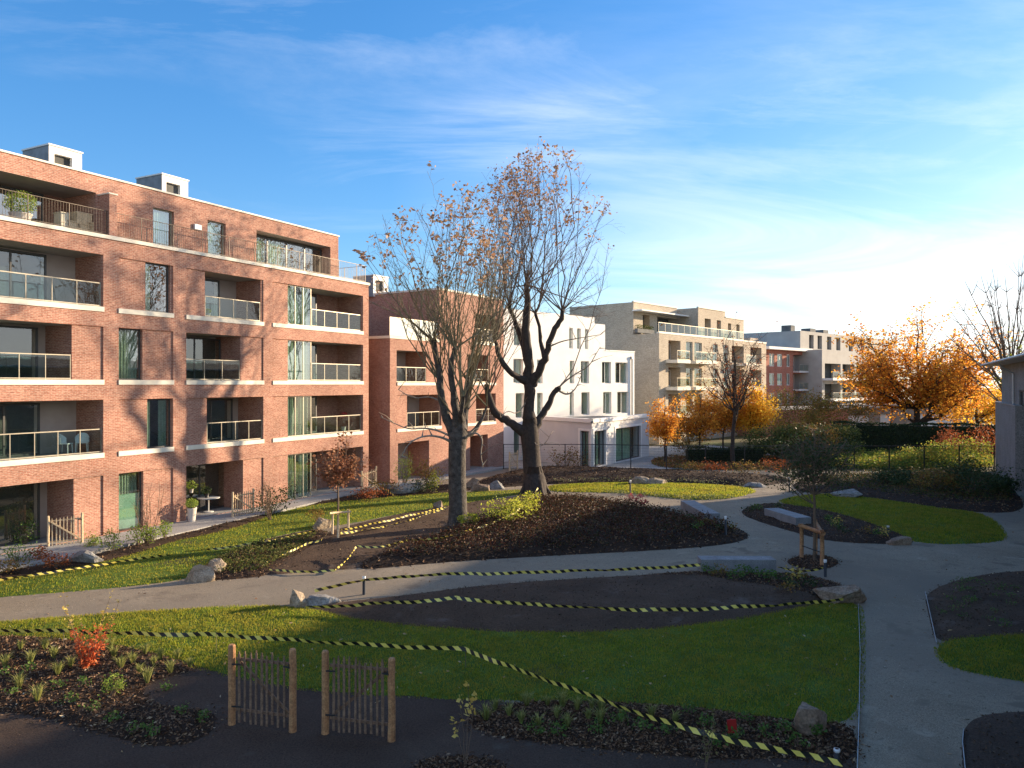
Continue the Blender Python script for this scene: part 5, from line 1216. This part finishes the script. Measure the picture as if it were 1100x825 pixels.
# plants of the house bed
HB = 'plants in the bed along the long brick block'
for px, py, rx, h, m, lab in (
    (20, 607, .5, .7, GREENL, 'leafy green plant at the far left of the house bed'), (42, 604, .35, .5, RUST, 'reddish low plant left of the first timber gate'),
    (28, 588, .4, .95, GREENL, 'dark green plant in front of the left loggia'), (98, 590, .35, .55, BRIGHT, 'yellow-green plant just right of the first timber gate'),
    (122, 594, .42, .7, BRIGHT, 'bright leafy plant under the frosted ground-floor window'), (148, 588, .4, .75, BRIGHT, 'bright leafy plant below the two-stemmed bare shrub, left of two'), (163, 585, .35, .6, BRIGHT, 'bright leafy plant below the two-stemmed bare shrub, middle'), (177, 581, .3, .65, BRIGHT, 'bright leafy plant below the bare shrub, right of two'),
    (118, 570, .6, 1.1, AUTM, 'twiggy rose-like shrub against the wall left of the frosted window'), (135, 566, .5, 1.3, OLIVE, 'green climbing shrub in front of the frosted window'),
    (60, 612, .5, .4, RUST, 'low reddish plant at the lawn edge below the first timber gate'), (8, 618, .6, .4, AUTM, 'low brown plant at the lawn edge at the far left'),
    (292, 553, 1.1, 1.3, OLIVE, 'dark twiggy shrub against the brick wall right of the second gate'), (460, 528, .9, 1.7, AUTM, 'tan twiggy shrub before the wing'),
    (434, 526, .6, 1.9, BRIGHT, 'green shrub with large leaves by the wing loggia'), (452, 530, .9, .7, OLIVE, 'low dark shrub by the three mossy stones'), (412, 532, 1.0, .7, AUTM, 'brownish low shrub right of the third gate'), (402, 536, 1.1, .5, RUST, 'low red-leaved shrub on the bed edge below the third gate'),
    (466, 530, .35, 1.2, YELG, 'small yellow-green plant left of the near trunk'), (340, 561, .4, .5, AUTM, 'low brown plant beside the tan boulder')):
    shrub('garden_shrub', lab, gp(px, py), rx, h, int(260+500*rx*h), .075 if rx < .7 else .1, m, HB, 9, clumps=int(14+16*rx), cs=.25)
for px, py, h, lab in ((158, 583, 2.6, 'tall bare twiggy shrub between the frosted window and the second loggia'), (488, 531, 2.2, 'bare rose-brown twiggy shrub just left of the near trunk'), (290, 558, 1.9, 'bare twiggy shrub before the brick wall near the second gate')):
    bx, by, z = gpz(px, py); r = empty('bare_shrub', (bx, by, z), lab, 'shrub', 0, HB); T = MB(); tips = []
    for k in range(13):
        e = (random.gauss(0, .38)*h*.5, random.gauss(0, .3)*h*.5, h*random.uniform(.6, 1)); shoots(T, tips, (random.gauss(0, .05), random.gauss(0, .05), -.05), e, .016, 0, 4, n=5, subl=.35)
    T.build('stem', TWIG, r)
# shrubs on the bank by the fence and by the white wall
for i, (px, h) in enumerate(((600, 1.4), (610, 1.5), (622, 1.2))):
    shrub('wall_shrub', ['left', 'middle', 'right'][i]+' of three loose shrubs against the white extension wall', gp(px, 503.5-.5), .8, h, 260, .13, AUTM, 'loose shrubs before the white extension', 8, clumps=18, cs=.25)
for i, (px, py, w, h, m) in enumerate(((765, 507, 1.2, .8, RUST), (745, 507, 1.0, .7, AUTM), (800, 509, 1.2, .9, AUTM), (830, 507, 1.2, .9, RUST), (850, 515, .9, .7, OLIVE))):
    shrub('bank_shrub', ['rusty low shrub left of the thin bare tree', 'brown low shrub right of the slim orange tree', 'yellow-brown low shrub right of the thin bare tree', 'rusty low shrub below the golden tree', 'dark low shrub at the far bend of the path'][i], gp(px, py), w, h, 420, .12, m, 'low shrubs along the wire fence', 8, clumps=24, cs=.2)
for i, (px, py, w, h, m, lab) in enumerate(((1040, 535, 2.2, 1.9, OLIVE, 'dark broad shrub in the shaded bed near the grey building'), (1074, 533, 1.0, .9, OLIVE, 'dark shrub directly at the foot of the grey building'), (1010, 531, 1.6, 1.0, AUTM, 'brown-green shrub in the shaded bed left of the dark broad one'), (965, 523, 1.6, .9, OLIVE, 'low dark shrub in the shaded bed behind the flat stone'),
      (1040, 500, 1.6, 2.0, MEAD, 'tall yellow-green shrub behind the fence next to the grey wall'), (1012, 500, 1.5, 1.8, MEAD, 'yellow-green shrub behind the fence, second from the grey wall'), (985, 500, 1.4, 1.4, MEAD, 'yellow-green shrub behind the fence, third from the grey wall'), (1058, 494, 1.5, 2.7, RUST, 'rust-red shrub under the clipped hedge by the grey wall'), (1022, 492, 1.4, 2.4, RUST, 'rust-red shrub under the middle of the clipped hedge'))):
    shrub('garden_shrub', lab, gp(px, py), w, h, int(1000+500*w), .13, m, 'shrubs by the grey building', 9, clumps=40, cs=.18)
# bench bed and seat bed plants
GB = 'small leafy plants in the shaded beds'
for px, py in [(805, 551), (815, 549), (835, 551), (893, 563), (898, 570), (905, 576), (945, 579), (930, 576), (800, 622), (815, 624), (830, 628), (848, 632), (858, 625), (775, 622), (762, 619), (870, 634), (790, 628), (845, 640), (760, 573), (770, 577), (785, 576), (750, 578), (745, 570)]:
    shrub('leafy_plant', 'small leafy plant in a shaded bed round the benches', gp(px, py), .28, .28, 90, .09, random.choice([GREENL, OLIVE, AUTM]), GB, 4, clumps=8, cs=.35, cat='plant')
for px, py, lab in ((854, 628, 'plant with pale yellow leaves left of the slanting boulder'), (899, 568, 'yellow-leaved plant in the bed behind the staked tree'), (947, 580, 'yellow spiky plant left of the oval boulder')):
    shrub('leafy_plant', lab, gp(px, py), .25, .4, 50, .11, YEL, None, 4, clumps=6, cs=.4, cat='plant')
shrub('rose_shrub', 'low pink-red leaved shrub at the far edge of the mound', gp(683, 544), .5, .6, 260, .11, leaf('pink_leaves', [(.5, .12, .12), (.4, .08, .08)], .3), None, 6, clumps=14, cs=.3)
PS = 'scattered seedlings in the right planting plot'
for k in range(26):
    px, py = random.uniform(1010, 1098), random.uniform(624, 680)
    shrub('seedling', 'small green seedling in the bare right planting plot', gp(px, py), .14, .12, 40, .05, GREENL, PS, 2, clumps=6, cs=.5, cat='plant')

# ------------------------------------------------------------------ things on balconies and terraces
def chair(label, fac, s, y, z, rz, grp):
    w = fac.w(s, y); r = empty('chair', (*w, z), label, 'chair', fac.rz+rz, grp)
    m = plain('white_plastic', (.75, .75, .73), (.8, .8, .78), 3, .4)
    MB().box(-.24, .24, -.22, .24, .42, .455).build('seat', m, r, bevel=.012)
    b = MB(); n = 9
    for i in range(n):
        a0, a1 = math.pi*(1.08+.84*i/n)*-1, math.pi*(1.08+.84*(i+1)/n)*-1
        h0, h1 = .66+.2*math.sin(math.pi*i/n), .66+.2*math.sin(math.pi*(i+1)/n)
        p = [(math.cos(a)*.27, math.sin(a)*.25) for a in (a0, a1)]; q = [(math.cos(a)*.29, math.sin(a)*.28) for a in (a0, a1)]
        for P, s_ in ((p, 1), (q, -1)):
            f = [(*P[0], .45), (*P[1], .45), (*P[1], h1), (*P[0], h0)]; b.poly(f if s_ > 0 else f[::-1])
        b.poly([(*p[0], h0), (*p[1], h1), (*q[1], h1), (*q[0], h0)])
    b.build('backrest', m, r)
    for x_ in (-.2, .2):
        for y_ in (-.18, .2): MB().tube([(x_, y_, .42), (x_*1.15, y_*1.15, 0)], [.02, .014], 6).build('leg', m, r)
CG = 'white shell chairs on the first-floor loggia'
chair('white shell chair behind the first-floor railing, left of two', MF, MF.s(70, .9), .9, 3.73, .6, CG)
chair('white shell chair behind the first-floor railing, right of two', MF, MF.s(88, .8), .8, 3.73, -.7, CG)
def table(label, fac, s, y, z, rad, m):
    w = fac.w(s, y); r = empty('round_table', (*w, z), label, 'table', fac.rz)
    MB().lathe((0, 0, .70), [(rad, 0), (rad, .03)], 24).build('tabletop', m, r); MB().lathe((0, 0, 0), [(.25, 0), (.25, .03), (.03, .05), (.03, .7)], 14).build('pedestal', m, r)
table('round white table set on the ground-floor loggia beside the hanging plant', MF, MF.s(224, .9), .9, .18, .55, FRAMEW)
def pot(label, fac, s, y, z, r_, h, fol, fr, mat, zoff=0, stem=0, grp=None, n=700, name='potted_plant', ls=.07):
    w = fac.w(s, y); r = empty(name, (*w, z), label, 'potted plant', fac.rz, grp)
    MB().lathe((0, 0, 0), [(r_*.7, 0), (r_, h*.9), (r_*1.05, h), (r_*.85, h), (r_*.8, h*.88)], 16).build('pot', mat, r, True)
    if stem: MB().tube([(0, 0, h*.8), (0, 0, h+stem+.1)], .015, 6).build('stem', TWIG, r)
    a = rng.normal(0, 1, (n, 3)); a /= np.linalg.norm(a, axis=1)[:, None]; P = a*fr*(rng.uniform(.35, 1, n)**.5)[:, None]; P[:, 2] = P[:, 2]*.8+h+stem+fr*.7
    np_mesh('foliage', leafcloud(P, 1, .02, ls), 4, fol, r)
POT = plain('pale_clay_pot', (.5, .45, .38), (.6, .55, .47), 3, .8)
pot('bushy yellow-green plant in a pale pot on the top-floor terrace', MF, MF.s(22, 1.1), 1.1, 13.2, .42, .42, BRIGHT, .62, POT, n=1500)
pot('clipped pale-green dome in a tall pot beside the ground-floor loggia', MF, MF.s(206, -.5), -.5, .1, .22, .7, BRIGHT, .3, POT, n=900, ls=.05)
pot('small dark pot plant on the ground-floor loggia table', MF, MF.s(222, .9), .9, .92, .12, .2, OLIVE, .25, BLACKM, n=200)
pot('tall red-leaved plant behind the first-floor corner railing', MF, MF.s(369, .7), .7, 3.73, .15, .3, leaf('red_leaves', [(.3, .03, .04), (.22, .03, .05)], .3), .28, POT, stem=.5, n=260)
pot('small yellow-flowered plant at the left post of the third-floor loggia', MF, MF.s(223.5, .35), .35, 10.03, .12, .22, YELG, .16, POT, n=160)
pot('small green plant with round leaves hanging left in the ground-floor loggia', MF, MF.s(205.5, .5), .5, 1.35, .1, .18, BRIGHT, .28, POT, n=260)
for i, (px, w_, h_) in enumerate(((66, .35, .8), (76, .6, .5), (87, .7, .95), (96, .5, .6))):
    q = MF.w(MF.s(px, 1.2), 1.2); o = MB().box(-w_/2, w_/2, -.25, .25, 0, h_).box(-w_/2-.02, w_/2+.02, -.27, .27, h_*.45, h_*.45+.04).box(-w_/2-.02, w_/2+.02, -.27, .27, h_-.04, h_+.003).build('storage_box', WOODN if i else plain('cream_box', (.6, .55, .42)))
    o.location = (*q, 13.2); o.rotation_euler = (0, 0, MF.rz); tag(o, ['narrow cream box, leftmost of four behind the top terrace railing', 'low timber box, second of four behind the top terrace railing', 'tallest timber box behind the top terrace railing', 'timber box nearest the brick dividing wall on the top terrace'][i], 'box', 'boxes on the top terrace')
def planter(label, fac, a, c, y, z, n=500):
    w = fac.w(a, y); r = empty('planter', (*w, z), label, 'planter', fac.rz, 'planters on the beige apartments'); L = c-a
    MB().box(0, L, 0, .4, 0, .45).build('trough', ROOF, r); P = np.stack([rng.uniform(0, L, n), rng.uniform(0, .4, n), rng.uniform(.4, .9, n)], -1); np_mesh('foliage', leafcloud(P, 1, .05, .12), 4, IVY, r)
planter('dark planter on the left roof terrace of the beige apartments', GF, GF.s(685, 2.4), GF.s(703, 2.4), 2.4, 12.48)
planter('planter with greenery on the upper projecting balcony', GF, GF.s(750, -1.2), GF.s(762, -1.2), -1.2, 9.4)

# ------------------------------------------------------------------ sky, sun, camera
w = bpy.data.worlds.new('World'); scene.world = w; w.use_nodes = True; nt = w.node_tree; N = nt.nodes; Lk = nt.links.new
for n in list(N): N.remove(n)
out = N.new('ShaderNodeOutputWorld'); bg = N.new('ShaderNodeBackground'); sky = N.new('ShaderNodeTexSky'); sky.sky_type = 'NISHITA'; sky.sun_disc = False
sky.sun_elevation = SUN_EL; sky.sun_rotation = SUN_AZ; sky.air_density = 1.0; sky.dust_density = SKY_DUST; sky.ozone_density = 2.0; sky.altitude = 20
tc = N.new('ShaderNodeTexCoord'); sx = N.new('ShaderNodeSeparateXYZ'); Lk(tc.outputs['Generated'], sx.inputs[0])
def m_(op, a, b=None, clamp=False):
    n = N.new('ShaderNodeMath'); n.operation = op; n.use_clamp = clamp
    for v, i in ((a, 0), (b, 1)):
        if v is None: continue
        if hasattr(v, 'links'): Lk(v, n.inputs[i])
        else: n.inputs[i].default_value = v
    return n.outputs[0]
# cirrus on a high flat layer: project the view direction on a plane
h = m_('ADD', m_('MAXIMUM', sx.outputs[2], 0.0), .16); u = m_('DIVIDE', sx.outputs[0], h); v = m_('DIVIDE', sx.outputs[1], h)
cb = N.new('ShaderNodeCombineXYZ'); Lk(u, cb.inputs[0]); Lk(v, cb.inputs[1])
def layer(rot, scl, off, ns, det, rough, lo, hi, dist=.6):
    mp = N.new('ShaderNodeMapping'); mp.inputs['Rotation'].default_value = (0, 0, math.radians(rot)); mp.inputs['Scale'].default_value = (*scl, 1); mp.inputs['Location'].default_value = (*off, 0); Lk(cb.outputs[0], mp.inputs[0])
    n = N.new('ShaderNodeTexNoise'); n.inputs['Scale'].default_value = ns; n.inputs['Detail'].default_value = det; n.inputs['Roughness'].default_value = rough; n.inputs['Distortion'].default_value = dist; Lk(mp.outputs[0], n.inputs[0])
    r = N.new('ShaderNodeMapRange'); r.inputs['From Min'].default_value = lo; r.inputs['From Max'].default_value = hi; Lk(n.outputs['Fac'], r.inputs[0]); return r.outputs[0]
# cloudier towards the right-hand horizon
side = m_('MULTIPLY', m_('ADD', sx.outputs[0], .15), 1.0, True)
low = m_('SUBTRACT', 1.0, m_('MULTIPLY', sx.outputs[2], 1.7), True)
cov = m_('MULTIPLY', side, low, True)
c1 = layer(35, (.55, 1.7), (1.2, .3), 1.1, 10, .66, .47, .84, 1.6)
c2 = layer(-18, (.5, 1.3), (4.1, 2.2), .55, 8, .6, .44, .72, .8)
c_fill = layer(60, (.5, .9), (7.3, 1.0), .5, 7, .6, .36, .7, .7)
back = m_('MULTIPLY', m_('SUBTRACT', .25, sx.outputs[1]), 1.6, True)  # unseen clouds behind the camera, added to brighten and neutralise the ambient light
c3 = layer(24, (.5, 1.25), (.4, 5.0), .75, 10, .62, .36, .62, 1.3)
cl = m_('ADD', m_('MULTIPLY', m_('MULTIPLY', c1, c2), .55), m_('MULTIPLY', c3, m_('MULTIPLY', cov, 1.1)), True)
cl = m_('ADD', cl, m_('MULTIPLY', m_('MULTIPLY', c_fill, back), .45), True)
haz = m_('POWER', m_('SUBTRACT', 1.0, m_('MULTIPLY', sx.outputs[2], 1.0), True), 7.0)
cl2 = m_('ADD', cl, m_('MULTIPLY', haz, m_('ADD', m_('MULTIPLY', side, 1.15), .10)), True)
gm = N.new('ShaderNodeGamma'); gm.inputs[1].default_value = SKY_GAMMA; Lk(sky.outputs[0], gm.inputs[0]); hs = N.new('ShaderNodeHueSaturation'); hs.inputs['Saturation'].default_value = SKY_SAT; hs.inputs['Hue'].default_value = SKY_HUE; hs.inputs['Value'].default_value = SKY_VAL; Lk(gm.outputs[0], hs.inputs['Color'])
mx = N.new('ShaderNodeMix'); mx.data_type = 'RGBA'; tn = N.new('ShaderNodeMix'); tn.data_type = 'RGBA'; tn.blend_type = 'MULTIPLY'; tn.inputs[0].default_value = 1; tn.inputs[7].default_value = SKY_TINT; Lk(hs.outputs[0], tn.inputs[6])
Lk(m_('MULTIPLY', cl2, .86), mx.inputs[0]); Lk(tn.outputs[2], mx.inputs[6]); mx.inputs[7].default_value = CLOUD
Lk(mx.outputs[2], bg.inputs[0]); bg.inputs[1].default_value = SKY_STR; Lk(bg.outputs[0], out.inputs[0])
sl = bpy.data.lights.new('sun', 'SUN'); sl.energy = SUN_STR; sl.angle = math.radians(.8); sl.color = (1, .78, .53)
so = bpy.data.objects.new('sun', sl); COL.objects.link(so)
dvec = Vector((math.sin(SUN_AZ)*math.cos(SUN_EL), math.cos(SUN_AZ)*math.cos(SUN_EL), math.sin(SUN_EL)))
so.rotation_euler = dvec.to_track_quat('Z', 'Y').to_euler(); so.location = (60, 40, 40)
cam = bpy.data.cameras.new('camera'); cam.sensor_width = 36; cam.lens = F/1100*36; cam.clip_end = 3000; cam.clip_start = .1
co = bpy.data.objects.new('camera', cam); COL.objects.link(co); co.location = (0, 0, EYE); co.rotation_euler = (math.radians(90), 0, 0)
scene.camera = co
scene.view_settings.view_transform = 'Standard'; scene.view_settings.look = 'None'; scene.view_settings.exposure = EXPOSURE; scene.view_settings.gamma = 1
scene.render.resolution_x, scene.render.resolution_y = 1024, 768
